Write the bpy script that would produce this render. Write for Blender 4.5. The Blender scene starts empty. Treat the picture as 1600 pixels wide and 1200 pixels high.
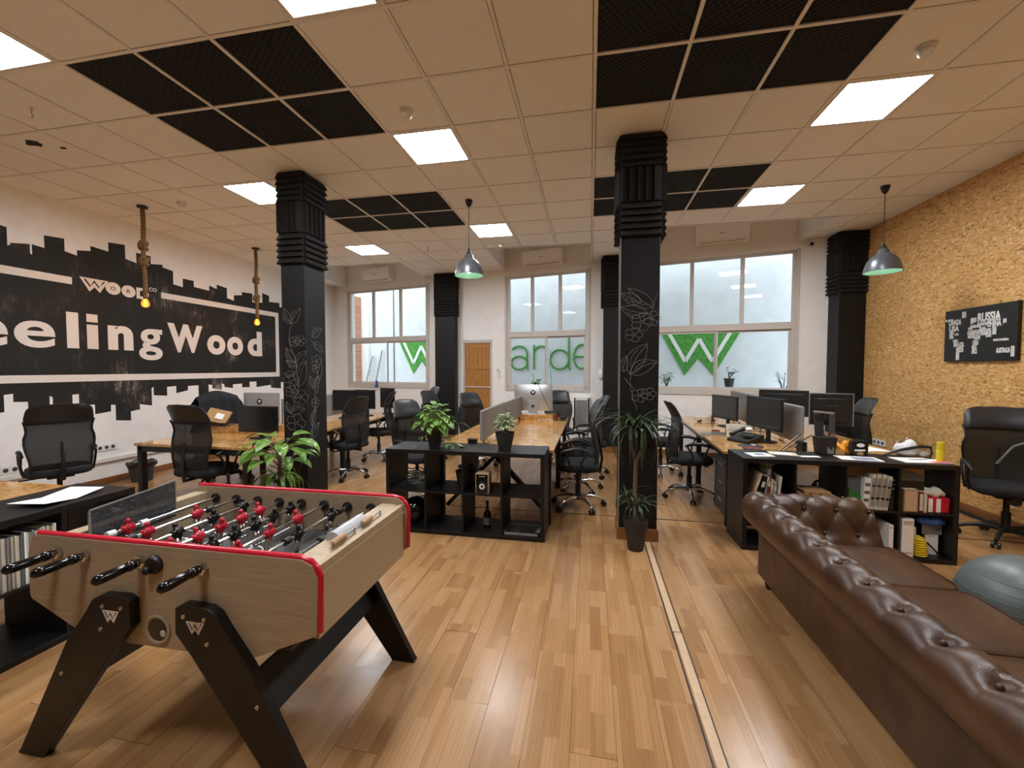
import bpy, bmesh, math, random
from mathutils import Vector, Matrix, Euler
random.seed(7)
C = bpy.context.scene.collection
S = bpy.context.scene
PI = math.pi
R = math.radians

# ---------------------------------------------------------------- camera, sky, exposure
cam = bpy.data.objects.new('camera', bpy.data.cameras.new('camera'))
C.objects.link(cam)
cam.location = (0, 0, 1.58)
cam.rotation_euler = (PI/2 - 0.0375, 0, 0.1869)
cam.data.sensor_width = 36
cam.data.lens = 645.7/1600*36
cam.data.clip_start = 0.02
S.camera = cam
S.view_settings.view_transform = 'Standard'
S.view_settings.look = 'None'
S.view_settings.gamma = 1
S.view_settings.use_curve_mapping = False
S.view_settings.exposure = 0.66
try:
    S.cycles.use_denoising = True
    S.cycles.max_bounces = 8
    S.cycles.transparent_max_bounces = 16
    S.cycles.caustics_reflective = False
    S.cycles.caustics_refractive = False
    S.cycles.sample_clamp_indirect = 6
except Exception:
    pass
SKY = 1.75
PANEL = 33.0
BULB = 30.0
W = bpy.data.worlds.new('overcast_sky')
S.world = W
W.use_nodes = True
bg = W.node_tree.nodes['Background']
bg.inputs[0].default_value = (0.86, 0.94, 1.0, 1)
bg.inputs[1].default_value = SKY

# room numbers (metres): floor 0, camera 1.58 above it
ZC = 3.667                       # hung ceiling
XL, XR, YB = -6.52, 4.10, -3.2   # left wall, right wall, wall behind the camera
def wally(x): return 8.29 - .22*x
WROT = -math.atan(.22)
X0, Y0, T = .0185, 2.2887, .6    # ceiling grid
ZR = 4.15                        # raised ceiling above the windows

# ---------------------------------------------------------------- materials
def srgb(h):
    h = h.lstrip('#')
    v = [int(h[i:i+2], 16)/255 for i in (0, 2, 4)]
    return tuple(c/12.92 if c <= .04045 else ((c+.055)/1.055)**2.4 for c in v)
def col(c): return (*(srgb(c) if isinstance(c, str) else c), 1)
class NT:
    def __init__(s, name):
        s.m = bpy.data.materials.new(name); s.m.use_nodes = True
        s.t = s.m.node_tree; s.b = s.t.nodes['Principled BSDF']; s.out = s.t.nodes['Material Output']
    def n(s, typ, **kw):
        nd = s.t.nodes.new(typ)
        for k, v in kw.items():
            if k.startswith('_'): setattr(nd, k[1:], v)
            else:
                key = k.replace('__', ' ')
                nd.inputs[int(key[1:]) if key[0] == 'i' and key[1:].isdigit() else key].default_value = v
        return nd
    def l(s, a, b): s.t.links.new(a, b)
    def coord(s, which='Object'): return s.n('ShaderNodeTexCoord').outputs[which]
    def mapping(s, vec, scale=(1, 1, 1), rot=(0, 0, 0), loc=(0, 0, 0)):
        m = s.n('ShaderNodeMapping'); m.inputs['Scale'].default_value = scale
        m.inputs['Rotation'].default_value = rot; m.inputs['Location'].default_value = loc
        s.l(vec, m.inputs[0]); return m.outputs[0]
    def noise(s, vec, scale, detail=3, rough=.55):
        n = s.n('ShaderNodeTexNoise'); n.inputs['Scale'].default_value = scale
        n.inputs['Detail'].default_value = detail; n.inputs['Roughness'].default_value = rough
        if vec is not None: s.l(vec, n.inputs['Vector'])
        return n.outputs['Fac']
    def ramp(s, fac, stops):
        r = s.n('ShaderNodeValToRGB'); e = r.color_ramp.elements
        while len(e) < len(stops): e.new(.5)
        for k, (p, c) in enumerate(stops): e[k].position = p; e[k].color = col(c)
        s.l(fac, r.inputs[0]); return r.outputs[0]
    def math(s, op, a, b=None, c=None):
        m = s.n('ShaderNodeMath'); m.operation = op
        for k, v in enumerate((a, b, c)):
            if v is None: continue
            if isinstance(v, (int, float)): m.inputs[k].default_value = v
            else: s.l(v, m.inputs[k])
        return m.outputs[0]
    def mix(s, fac, a, b, mode='MIX'):
        m = s.n('ShaderNodeMix'); m.data_type = 'RGBA'; m.blend_type = mode
        for sock, v in ((m.inputs[0], fac), (m.inputs[6], a), (m.inputs[7], b)):
            if isinstance(v, (int, float)): sock.default_value = v
            elif isinstance(v, (str, tuple)): sock.default_value = col(v)
            else: s.l(v, sock)
        return m.outputs[2]
    def bump(s, h, strength=.3, dist=.01):
        b = s.n('ShaderNodeBump'); b.inputs['Strength'].default_value = strength
        b.inputs['Distance'].default_value = dist
        s.l(h, b.inputs['Height']); s.l(b.outputs[0], s.b.inputs['Normal'])
    def color(s, c):
        if isinstance(c, (str, tuple)): s.b.inputs['Base Color'].default_value = col(c)
        else: s.l(c, s.b.inputs['Base Color'])
    def set(s, rough=.5, metal=0, spec=None, coat=0):
        s.b.inputs['Roughness'].default_value = rough
        s.b.inputs['Metallic'].default_value = metal
        if spec is not None: s.b.inputs['Specular IOR Level'].default_value = spec
        if coat: s.b.inputs['Coat Weight'].default_value = coat
        return s
def plain(name, c, rough=.5, metal=0, spec=None, nz=.06, sc=25, bump=0):
    """a flat colour with a little grain so that nothing reads as plastic"""
    k = NT(name).set(rough, metal, spec)
    v = k.coord()
    n = k.noise(v, sc, 3)
    if nz:
        r = k.ramp(n, [(.25, tuple(max(0, x*(1-nz*2)) for x in col(c)[:3])), (.75, tuple(min(1, x*(1+nz)) for x in col(c)[:3]))])
        k.color(r)
    else: k.color(c)
    if bump: k.bump(k.noise(v, sc*6, 2), bump, .004)
    return k.m

MT = {}
MT['black'] = plain('black_laminate', '#131211', .42)
MT['blackwood'] = plain('black_shelf_foil', '#121111', .42, spec=.4)
MT['blackmetal'] = plain('black_steel', '#141414', .4)
MT['plastic'] = plain('black_plastic', '#171717', .45)
MT['gloss'] = plain('gloss_black', '#0b0b0c', .12)
MT['darkgrey'] = plain('dark_grey_plastic', '#3a3a3b', .5)
MT['fabric'] = plain('black_fabric', '#17171a', .9, sc=120, bump=.3)
MT['pad'] = plain('black_leatherette', '#242527', .38, sc=40, bump=.15)
MT['chrome'] = plain('chrome', '#d8d8d8', .12, 1, nz=.02)
MT['steel'] = plain('brushed_steel', '#b9b9b8', .25, 1, nz=.03)
MT['alu'] = plain('aluminium', '#c4c5c6', .38, .75, nz=.02)
MT['white'] = plain('white_plastic', '#e9e7e3', .4, nz=.02)
MT['whiteframe'] = plain('white_window_frame', '#cfc6bf', .4, nz=.02)
MT['paper'] = plain('white_paper', '#f1efec', .7, nz=.02)
MT['greyfelt'] = plain('grey_felt', '#8d8c8a', .95, sc=180, nz=.12, bump=.25)
MT['screen'] = plain('dark_screen', '#1b1c1e', .22, nz=.02)
MT['screengrey'] = plain('grey_screen', '#3d3d3e', .2, nz=.02)
MT['red'] = plain('red_lacquer', '#c01c33', .22, nz=.03)
MT['redfig'] = plain('red_figure', '#b3162d', .3, nz=.03)
MT['card'] = plain('cardboard', '#b08a5c', .85)
MT['cream'] = plain('cream_paper', '#cfc7b4', .8)
MT['greybook'] = plain('grey_cover', '#5d6163', .6)
MT['redbook'] = plain('dark_red_cover', '#6d2a22', .6)
MT['greenbook'] = plain('green_cover', '#2f7a33', .5)
MT['yellow'] = plain('yellow_plastic', '#d9c326', .4)
MT['orange'] = plain('orange_foil', '#e79a2e', .3)
MT['blue'] = plain('blue_film', '#2a57a8', .35)
MT['bluegrey'] = plain('blue_grey_film', '#8b96ae', .35)
MT['pink'] = plain('pink_plastic', '#d8627f', .5)
MT['soil'] = plain('potting_soil', '#2c1d14', .95, sc=80, nz=.3)
MT['pot'] = plain('anthracite_pot', '#2a2826', .6)
MT['terracotta'] = plain('terracotta', '#a5694a', .8)
MT['bark'] = plain('grey_brown_bark', '#6d5a45', .9, sc=60, nz=.25, bump=.4)
MT['plaster'] = plain('white_wall_plaster', '#f6f3f0', .85, sc=6, nz=.025, bump=.08)
MT['tile'] = plain('mineral_ceiling_tile', '#f8f6f4', .95, sc=150, nz=.05, bump=.12)
MT['grid'] = plain('ceiling_grid_paint', '#f0ece8', .6, nz=.02)
MT['muralwhite'] = plain('white_wall_paint', '#eadfd8', .8, nz=.02)
MT['chalk'] = plain('chalk_line', '#8c8a88', .95, nz=.3, sc=90)
MT['column'] = plain('black_chalkboard_paint', '#111011', .55, spec=.35, sc=9, nz=.12)
MT['rearwall'] = plain('dark_rear_wall', '#8d8479', .8)
MT['bamboo'] = plain('pale_wood', '#c9a987', .5)
MT['plantgrow'] = plain('white_render', '#dcdfe0', .9, sc=3, nz=.05)
MT['lampgrey'] = plain('grey_lamp_enamel', '#5a5d62', .3, .3)
MT['lampmint'] = plain('mint_lamp_inside', '#b9e0cd', .45)
MT['skin_rope'] = plain('jute_rope', '#8a6a41', .95, sc=140, nz=.3, bump=.6)
MT['wicker'] = plain('brown_skirting', '#8d5c33', .45)
MT['ballgrey'] = plain('grey_ball_rubber', '#5b6361', .38, sc=60)
MT['darkbrown'] = plain('dark_wood_foot', '#1d130d', .5)
MT['silverplastic'] = plain('silver_plastic', '#9a9a98', .35, .4)
MT['binbag'] = plain('black_bin_bag', '#15120f', .3)

def leafmat(name, a, b, rough=.4):
    k = NT(name).set(rough)
    n = k.noise(k.coord(), 22, 3)
    k.color(k.ramp(n, [(.3, a), (.7, b)]))
    k.b.inputs['Subsurface Weight'].default_value = 0
    return k.m
MT['leaf'] = leafmat('bright_green_leaf', '#3f6a1f', '#86ae45')
MT['leafdark'] = leafmat('dark_green_leaf', '#1d2b16', '#3d5230')
MT['leafbig'] = leafmat('glossy_green_leaf', '#2f5618', '#7ea447', .3)
MT['leafpale'] = leafmat('pale_green_leaf', '#5e7a48', '#b3c39c')
MT['turf'] = leafmat('artificial_turf', '#2f7a2f', '#62ab4c', .9)

# transparent window glass: thin pane, clear with a faint reflection
def glassmat(name, tint=(1, 1, 1), amount=.06):
    k = NT(name); t = k.t
    tr = k.n('ShaderNodeBsdfTransparent'); tr.inputs[0].default_value = (*tint, 1)
    gl = k.n('ShaderNodeBsdfGlossy'); gl.inputs['Roughness'].default_value = .02
    fr = k.n('ShaderNodeFresnel'); fr.inputs[0].default_value = 1.45
    mx = k.n('ShaderNodeMixShader')
    ge = k.n('ShaderNodeNewGeometry')
    k.l(k.math('MULTIPLY', fr.outputs[0], k.math('SUBTRACT', 1.0, ge.outputs['Backfacing'])), mx.inputs[0])
    k.l(tr.outputs[0], mx.inputs[1]); k.l(gl.outputs[0], mx.inputs[2]); k.l(mx.outputs[0], k.out.inputs[0])
    return k.m
MT['glass'] = glassmat('window_glass', (.95, .97, .98))
MT['smoke'] = None
MT['clear'] = glassmat('clear_acrylic', (.9, .9, .92))
def cloudy():
    k = NT('cloudy_clear_plastic').set(.12); k.color('#d9d9dc')
    tr = k.n('ShaderNodeBsdfTransparent'); tr.inputs[0].default_value = (.92, .92, .94, 1); mx = k.n('ShaderNodeMixShader'); mx.inputs[0].default_value = .45
    k.l(k.b.outputs[0], mx.inputs[1]); k.l(tr.outputs[0], mx.inputs[2]); k.l(mx.outputs[0], k.out.inputs[0]); return k.m
MT['cloudy'] = cloudy()
def smoky():
    k = NT('scratched_grey_acrylic').set(.25); n = k.noise(k.mapping(k.coord(), (1, 14, 60), (.5, 0, 0)), 3, 4)
    k.color(k.ramp(n, [(.35, '#3b3d40'), (.62, '#55585b'), (.7, '#8d9092')]))
    tr = k.n('ShaderNodeBsdfTransparent'); tr.inputs[0].default_value = (.6, .6, .62, 1); mx = k.n('ShaderNodeMixShader'); mx.inputs[0].default_value = .38
    k.l(k.b.outputs[0], mx.inputs[1]); k.l(tr.outputs[0], mx.inputs[2]); k.l(mx.outputs[0], k.out.inputs[0]); return k.m
MT['smoke'] = smoky()

def meshfabric():
    k = NT('black_mesh_fabric').set(.8)
    v = k.mapping(k.coord(), (1, 1, 1))
    w = k.n('ShaderNodeTexWave'); w.inputs['Scale'].default_value = 90; w.inputs['Distortion'].default_value = 2
    k.l(v, w.inputs[0])
    k.color('#151515')
    tr = k.n('ShaderNodeBsdfTransparent'); mx = k.n('ShaderNodeMixShader')
    f = k.math('MULTIPLY_ADD', w.outputs['Fac'], .3, .08)
    k.l(f, mx.inputs[0]); k.l(k.b.outputs[0], mx.inputs[1]); k.l(tr.outputs[0], mx.inputs[2])
    k.l(mx.outputs[0], k.out.inputs[0])
    return k.m
MT['mesh'] = meshfabric()

def emit(name, c, st):
    k = NT(name); e = k.n('ShaderNodeEmission'); e.inputs[0].default_value = col(c); e.inputs[1].default_value = st
    k.l(e.outputs[0], k.out.inputs[0]); return k.m
def panelmat():
    k = NT('lit_light_diffuser'); e = k.n('ShaderNodeEmission')
    e.inputs[0].default_value = (.93, .97, 1.0, 1); e.inputs[1].default_value = PANEL
    k.l(e.outputs[0], k.out.inputs[0]); return k.m
MT['panel'] = panelmat()
MT['acwhite'] = plain('bright_white_plastic', '#fdfcfa', .4, nz=.01)
MT['lampbulb'] = emit('lit_lamp_bulb', '#dff5e6', 6.0)
MT['teal'] = plain('pale_teal_hose', '#7fb8a4', .5)
MT['filament'] = emit('glowing_filament', '#ffb13a', BULB)
def ambermat():
    k = NT('lit_amber_bulb'); e = k.n('ShaderNodeEmission'); e.inputs[0].default_value = (1, .34, .035, 1); e.inputs[1].default_value = 1.3
    tr = k.n('ShaderNodeBsdfTransparent'); tr.inputs[0].default_value = (1, .7, .25, 1); mx = k.n('ShaderNodeMixShader'); mx.inputs[0].default_value = .45
    k.l(e.outputs[0], mx.inputs[1]); k.l(tr.outputs[0], mx.inputs[2]); k.l(mx.outputs[0], k.out.inputs[0]); return k.m
MT['amber'] = ambermat()

def laminate():
    k = NT('oak_laminate').set(.3, spec=.38)
    v = k.coord(); oi = k.n('ShaderNodeObjectInfo')
    sx = k.n('ShaderNodeSeparateXYZ'); k.l(v, sx.inputs[0])
    strip = k.math('FLOOR', k.math('DIVIDE', k.math('ADD', sx.outputs[0], 50.0), .0645))
    rnd = oi.outputs['Random']
    wn = k.n('ShaderNodeTexWhiteNoise'); wn.noise_dimensions = '2D'
    cb = k.n('ShaderNodeCombineXYZ'); k.l(strip, cb.inputs[0]); k.l(k.math('MULTIPLY', rnd, 97.0), cb.inputs[1])
    k.l(cb.outputs[0], wn.inputs['Vector'])
    yy = k.math('FLOOR', k.math('DIVIDE', k.math('ADD', sx.outputs[1], k.math('MULTIPLY', wn.outputs['Value'], 3.0)), .43))
    wn2 = k.n('ShaderNodeTexWhiteNoise'); wn2.noise_dimensions = '3D'
    cb2 = k.n('ShaderNodeCombineXYZ'); k.l(strip, cb2.inputs[0]); k.l(yy, cb2.inputs[1]); k.l(k.math('MULTIPLY', rnd, 31.0), cb2.inputs[2])
    k.l(cb2.outputs[0], wn2.inputs['Vector'])
    base = k.ramp(wn2.outputs['Value'], [(0, '#936a45'), (.3, '#a67b50'), (.55, '#b0855a'), (.8, '#b98f66'), (1, '#9c724a')])
    off = k.n('ShaderNodeVectorMath'); off.operation = 'ADD'
    k.l(v, off.inputs[0]); k.l(wn2.outputs['Color'], off.inputs[1])
    g = k.noise(k.mapping(off.outputs[0], (30, 1.6, 1)), 2.4, 4, .6)
    g2 = k.noise(k.mapping(off.outputs[0], (8, .7, 1)), 2.4, 3, .5)
    wv = k.n('ShaderNodeTexWave'); wv.inputs['Scale'].default_value = 17; wv.inputs['Distortion'].default_value = 9
    wv.inputs['Detail'].default_value = 2; wv.inputs['Detail Scale'].default_value = .6
    k.l(k.mapping(off.outputs[0], (1, .07, 1)), wv.inputs[0])
    c1 = k.mix(k.math('MULTIPLY', g, .42), base, '#7a5026')
    c1 = k.mix(k.math('MULTIPLY', k.math('POWER', wv.outputs['Fac'], 3.0), .22), c1, '#6f4820')
    c2 = k.mix(k.math('MULTIPLY', k.math('POWER', g2, 2.0), .4), c1, '#cfa874')
    k.color(c2)
    k.l(k.math('MULTIPLY_ADD', g2, .14, .17), k.b.inputs['Roughness'])
    k.bump(g, .05, .002)
    return k.m
MT['laminate'] = laminate()

def osb(name, rough, tone, coat=0):
    k = NT(name).set(rough, coat=coat)
    v = k.coord()
    w = k.n('ShaderNodeVectorMath'); w.operation = 'ADD'
    nz = k.n('ShaderNodeTexNoise'); nz.inputs['Scale'].default_value = 5; k.l(v, nz.inputs['Vector'])
    sc = k.n('ShaderNodeVectorMath'); sc.operation = 'SCALE'; sc.inputs['Scale'].default_value = .09
    k.l(nz.outputs['Color'], sc.inputs[0]); k.l(v, w.inputs[0]); k.l(sc.outputs[0], w.inputs[1])
    def flakes(rot, s):
        vo = k.n('ShaderNodeTexVoronoi'); vo.inputs['Scale'].default_value = 1
        k.l(k.mapping(w.outputs[0], s, rot), vo.inputs['Vector'])
        sp = k.n('ShaderNodeSeparateColor'); k.l(vo.outputs['Color'], sp.inputs[0])
        return sp.outputs[0]
    if 'desk' in name:
        a = flakes((0, 0, .5), (14, 45, 20)); b = flakes((0, 0, 2.0), (13, 42, 20)); c = flakes((0, 0, 1.2), (16, 50, 20))
    else:
        a = flakes((.55, 0, 0), (26, 20, 62)); b = flakes((2.1, 0, 0), (26, 19, 58)); c = flakes((1.45, 0, 0), (30, 24, 80))
    pick = k.noise(v, 17, 3, .6)
    f1 = k.math('GREATER_THAN', pick, .48); f2 = k.math('GREATER_THAN', k.noise(v, 21, 2, .6), .52)
    m = k.n('ShaderNodeMix'); k.l(f1, m.inputs[0]); k.l(a, m.inputs[2]); k.l(b, m.inputs[3])
    m2 = k.n('ShaderNodeMix'); k.l(f2, m2.inputs[0]); k.l(m.outputs[0], m2.inputs[2]); k.l(c, m2.inputs[3])
    base = k.ramp(m2.outputs[0], [(0, tone[0]), (.12, tone[1]), (.5, tone[2]), (.85, tone[3]), (1, tone[4])])
    big = k.noise(v, 3.5, 4, .6)
    k.color(k.mix(k.math('MULTIPLY', big, .5), base, tone[1]))
    k.bump(m2.outputs[0], .12 if rough > .4 else .02, .003)
    return k.m
MT['osb'] = osb('osb_wall_board', .6, ('#80552a', '#c08c4c', '#d8a664', '#e4b878', '#f3d7a6'))
MT['osbdesk'] = osb('varnished_osb_desk', .14, ('#9c6a34', '#b78348', '#c6955a', '#d2a66b', '#dcb681'), .3)

def leather():
    k = NT('brown_leather').set(.36, spec=.5)
    v = k.coord()
    n = k.noise(v, 5, 5, .65)
    k.color(k.ramp(n, [(.25, '#2e1a0e'), (.5, '#402717'), (.78, '#573a25')]))
    k.l(k.math('MULTIPLY_ADD', k.noise(v, 9, 3), .25, .24), k.b.inputs['Roughness'])
    vo = k.n('ShaderNodeTexVoronoi'); vo.inputs['Scale'].default_value = 260; k.l(v, vo.inputs['Vector'])
    k.bump(vo.outputs['Distance'], .12, .003)
    return k.m
MT['leather'] = leather()

def beech(name, a, b, ax):
    k = NT(name).set(.42)
    v = k.coord()
    n = k.noise(k.mapping(v, ax), 3, 4, .6)
    k.color(k.ramp(n, [(.3, a), (.7, b)]))
    k.bump(n, .03, .002)
    return k.m
MT['beech'] = beech('pale_wood_veneer', '#a08c6f', '#b3a085', (3, 30, 60))
MT['pine'] = beech('pine_board', '#9a6630', '#c08a4c', (25, 25, 2))
MT['riser'] = MT['osbdesk']

def foam():
    k = NT('black_acoustic_foam').set(.95)
    v = k.coord('Generated')
    w = k.n('ShaderNodeTexWave'); w.inputs['Scale'].default_value = 9; w.wave_profile = 'SIN'
    k.l(k.mapping(k.coord(), (1, 1, 1), (0, 0, .6)), w.inputs[0])
    w2 = k.n('ShaderNodeTexWave'); w2.inputs['Scale'].default_value = 9
    k.l(k.mapping(k.coord(), (1, 1, 1), (0, 0, 2.2)), w2.inputs[0])
    h = k.math('MULTIPLY', w.outputs['Fac'], w2.outputs['Fac'])
    k.color(k.ramp(h, [(0, '#0e0d0c'), (1, '#23211f')]))
    k.bump(h, .9, .02)
    return k.m
MT['foam'] = foam()
MT['foamplain'] = plain('black_foam', '#171514', .95, sc=200, bump=.3)

def mural():
    k = NT('brushed_black_paint').set(.75)
    v = k.coord()
    n = k.noise(k.mapping(v, (1, 9, 1.6)), 2.4, 6, .72)
    n2 = k.noise(k.mapping(v, (1, 1.2, 1.2)), 1.8, 3, .5)
    n3 = k.noise(k.mapping(v, (1, 5, 26)), 2.0, 4, .7)
    f = k.math('MULTIPLY', k.math('ADD', n, k.math('MULTIPLY', n3, .5)), n2)
    k.color(k.ramp(f, [(.0, '#0f0d0b'), (.42, '#181512'), (.50, '#332d29'), (.58, '#5f564f'), (.70, '#b3a89e')]))
    return k.m
MT['mural'] = mural()

def brick():
    k = NT('red_brickwork').set(.9)
    b = k.n('ShaderNodeTexBrick'); b.inputs['Scale'].default_value = 4
    b.inputs['Color1'].default_value = col('#a4654b'); b.inputs['Color2'].default_value = col('#b98168')
    b.inputs['Mortar'].default_value = col('#d6c6b8')
    k.l(k.mapping(k.coord(), (1, 1, 1), (PI/2, 0, 0)), b.inputs[0])
    k.color(b.outputs[0]); return k.m
MT['brick'] = brick()

# ---------------------------------------------------------------- mesh builder
class MB:
    def __init__(s): s.v = []; s.f = []
    def add(s, vs, fs):
        o = len(s.v); s.v += [tuple(v) for v in vs]; s.f += [tuple(i+o for i in f) for f in fs]; return s
    def box(s, x0, x1, y0, y1, z0, z1):
        return s.add([(x, y, z) for x in (x0, x1) for y in (y0, y1) for z in (z0, z1)],
                     [(0, 1, 3, 2), (4, 6, 7, 5), (0, 4, 5, 1), (2, 3, 7, 6), (0, 2, 6, 4), (1, 5, 7, 3)])
    def obox(s, c, size, rot=None):
        m = Matrix.Identity(3) if rot is None else (rot if isinstance(rot, Matrix) else Euler(rot).to_matrix())
        h = [d/2 for d in size]
        vs = [Vector(c) + m @ Vector((x*h[0], y*h[1], z*h[2])) for x in (-1, 1) for y in (-1, 1) for z in (-1, 1)]
        return s.add(vs, [(0, 1, 3, 2), (4, 6, 7, 5), (0, 4, 5, 1), (2, 3, 7, 6), (0, 2, 6, 4), (1, 5, 7, 3)])
    def bar(s, p, q, w, h=None, up=(0, 0, 1)):
        h = h or w; p = Vector(p); q = Vector(q); d = (q-p).normalized(); u = Vector(up)
        if abs(d.dot(u)) > .98: u = Vector((1, 0, 0))
        a = d.cross(u).normalized(); b = a.cross(d)
        vs = [e + a*sa*w/2 + b*sb*h/2 for e in (p, q) for sa, sb in ((-1, -1), (1, -1), (1, 1), (-1, 1))]
        return s.add(vs, [(3, 2, 1, 0), (4, 5, 6, 7), (0, 1, 5, 4), (1, 2, 6, 5), (2, 3, 7, 6), (3, 0, 4, 7)])
    def tube(s, path, r, n=8, caps=True, flat=None):
        P = [Vector(p) for p in path]; rs = r if isinstance(r, (list, tuple)) else [r]*len(P)
        rings = []; u = None
        for i, p in enumerate(P):
            d = (P[min(i+1, len(P)-1)] - P[max(i-1, 0)]).normalized()
            if u is None:
                u = Vector((0, 0, 1)) if abs(d.z) < .9 else Vector((1, 0, 0))
            a = d.cross(u)
            if a.length < 1e-5: a = d.orthogonal()
            a.normalize(); b = a.cross(d).normalized(); u = b
            rings.append([p + (a*math.cos(t) + b*math.sin(t))*rs[i] for t in (2*PI*k/n for k in range(n))])
        vs = [v for g in rings for v in g]
        fs = [(i*n+k, i*n+(k+1) % n, (i+1)*n+(k+1) % n, (i+1)*n+k) for i in range(len(P)-1) for k in range(n)]
        if caps: fs += [tuple(range(n-1, -1, -1)), tuple((len(P)-1)*n+k for k in range(n))]
        return s.add(vs, fs)
    def cyl(s, p, q, r, r1=None, n=14): return s.tube([p, q], [r, r if r1 is None else r1], n)
    def lathe(s, prof, n=20, c=(0, 0, 0), axis='z', cap=True):
        vs = []; 
        for r, z in prof:
            for k in range(n):
                t = 2*PI*k/n; x, y = r*math.cos(t), r*math.sin(t)
                p = (x, y, z) if axis == 'z' else ((x, z, y) if axis == 'y' else (z, x, y))
                vs.append((p[0]+c[0], p[1]+c[1], p[2]+c[2]))
        m = len(prof)
        fs = [(i*n+k, i*n+(k+1) % n, (i+1)*n+(k+1) % n, (i+1)*n+k) for i in range(m-1) for k in range(n)]
        if cap: fs += [tuple(range(n-1, -1, -1)), tuple((m-1)*n+k for k in range(n))]
        return s.add(vs, fs)
    def ball(s, c, r, sc=(1, 1, 1), n=12, m=8):
        vs = []; fs = []
        for i in range(m+1):
            ph = PI*i/m
            for k in range(n):
                t = 2*PI*k/n
                vs.append((c[0]+r*sc[0]*math.sin(ph)*math.cos(t), c[1]+r*sc[1]*math.sin(ph)*math.sin(t), c[2]+r*sc[2]*math.cos(ph)))
        fs = [(i*n+k, (i+1)*n+k, (i+1)*n+(k+1) % n, i*n+(k+1) % n) for i in range(m) for k in range(n)]
        return s.add(vs, fs)
    def grid(s, fn, nu, nv):
        vs = [fn(i/nu, j/nv) for j in range(nv+1) for i in range(nu+1)]
        return s.add(vs, [(j*(nu+1)+i, j*(nu+1)+i+1, (j+1)*(nu+1)+i+1, (j+1)*(nu+1)+i) for j in range(nv) for i in range(nu)])
    def prism(s, poly, o, u, v, w):
        """polygon (a,b) in the frame o + a*u + b*v, thickened by the vector w"""
        o, u, v, w = map(Vector, (o, u, v, w)); n = len(poly)
        vs = [o + u*a + v*b for a, b in poly] + [o + u*a + v*b + w for a, b in poly]
        fs = [tuple(range(n-1, -1, -1)), tuple(range(n, 2*n))] + [(k, (k+1) % n, n+(k+1) % n, n+k) for k in range(n)]
        return s.add(vs, fs)
    def sheet(s, fn, nu, nv, t):
        """closed sheet: grid surface and its offset copy"""
        A = [Vector(fn(i/nu, j/nv)) for j in range(nv+1) for i in range(nu+1)]
        def P(i, j): return A[j*(nu+1)+i]
        N = []
        for j in range(nv+1):
            for i in range(nu+1):
                du = P(min(i+1, nu), j) - P(max(i-1, 0), j); dv = P(i, min(j+1, nv)) - P(i, max(j-1, 0))
                c = du.cross(dv); N.append(c.normalized() if c.length > 1e-9 else Vector((0, 0, 1)))
        th = t if callable(t) else (lambda u, v: t)
        B = [A[j*(nu+1)+i] + N[j*(nu+1)+i]*th(i/nu, j/nv) for j in range(nv+1) for i in range(nu+1)]
        m = len(A); q = []
        for j in range(nv):
            for i in range(nu):
                a, b, c, d = j*(nu+1)+i, j*(nu+1)+i+1, (j+1)*(nu+1)+i+1, (j+1)*(nu+1)+i
                q += [(d, c, b, a), (a+m, b+m, c+m, d+m)]
        for i in range(nu):
            q.append((i, i+1, i+1+m, i+m)); k = nv*(nu+1)+i; q.append((k+1, k, k+m, k+1+m))
        for j in range(nv):
            a, b = j*(nu+1), (j+1)*(nu+1); q.append((b, a, a+m, b+m))
            a, b = a+nu, b+nu; q.append((a, b, b+m, a+m))
        return s.add(A+B, q)
    def mesh(s, name):
        me = bpy.data.meshes.new(name); me.from_pydata(s.v, [], s.f); me.update(); return me
    def build(s, name, mat, parent=None, smooth=0, bevel=0, loc=None, rotz=None, seg=2, fix=True):
        me = s.mesh(name)
        if fix:
            bm = bmesh.new(); bm.from_mesh(me); bmesh.ops.recalc_face_normals(bm, faces=bm.faces); bm.to_mesh(me); bm.free()
        return link(name, me, mat, parent, smooth, bevel, loc, rotz, seg)
def link(name, me, mat, parent=None, smooth=0, bevel=0, loc=None, rotz=None, seg=2):
    o = bpy.data.objects.new(name, me); C.objects.link(o)
    if mat is not None and not me.materials: me.materials.append(MT[mat] if isinstance(mat, str) else mat)
    if smooth:
        me.polygons.foreach_set('use_smooth', [True]*len(me.polygons)); me.set_sharp_from_angle(angle=R(smooth))
    if bevel:
        b = o.modifiers.new('edge', 'BEVEL'); b.width = bevel; b.segments = seg; b.limit_method = 'ANGLE'; b.angle_limit = R(40)
        me.polygons.foreach_set('use_smooth', [True]*len(me.polygons)); b.harden_normals = True
    if parent: o.parent = parent
    if loc is not None: o.location = loc
    if rotz is not None: o.rotation_euler = (0, 0, rotz)
    return o
def tag(o, label, cat, group=None, kind=None):
    if label: o['label'] = label
    if cat: o['category'] = cat
    if group: o['group'] = group
    if kind: o['kind'] = kind
    return o
def thing(name, label, cat, loc=(0, 0, 0), rotz=0, group=None):
    o = bpy.data.objects.new(name, None); C.objects.link(o); o.empty_display_size = .1
    o.location = loc; o.rotation_euler = (0, 0, rotz)
    return tag(o, label, cat, group)
def struct(o): o['kind'] = 'structure'; return o
KIDS = {}
def copy_tree(root, loc, rotz, label, group=None):
    r = root.copy(); C.objects.link(r); r.location = loc; r.rotation_euler = (0, 0, rotz)
    r['label'] = label
    if group: r['group'] = group
    for ch in list(root.children):
        c = ch.copy(); C.objects.link(c); c.parent = r
        for g in list(ch.children):
            d = g.copy(); C.objects.link(d); d.parent = c
    return r
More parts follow.
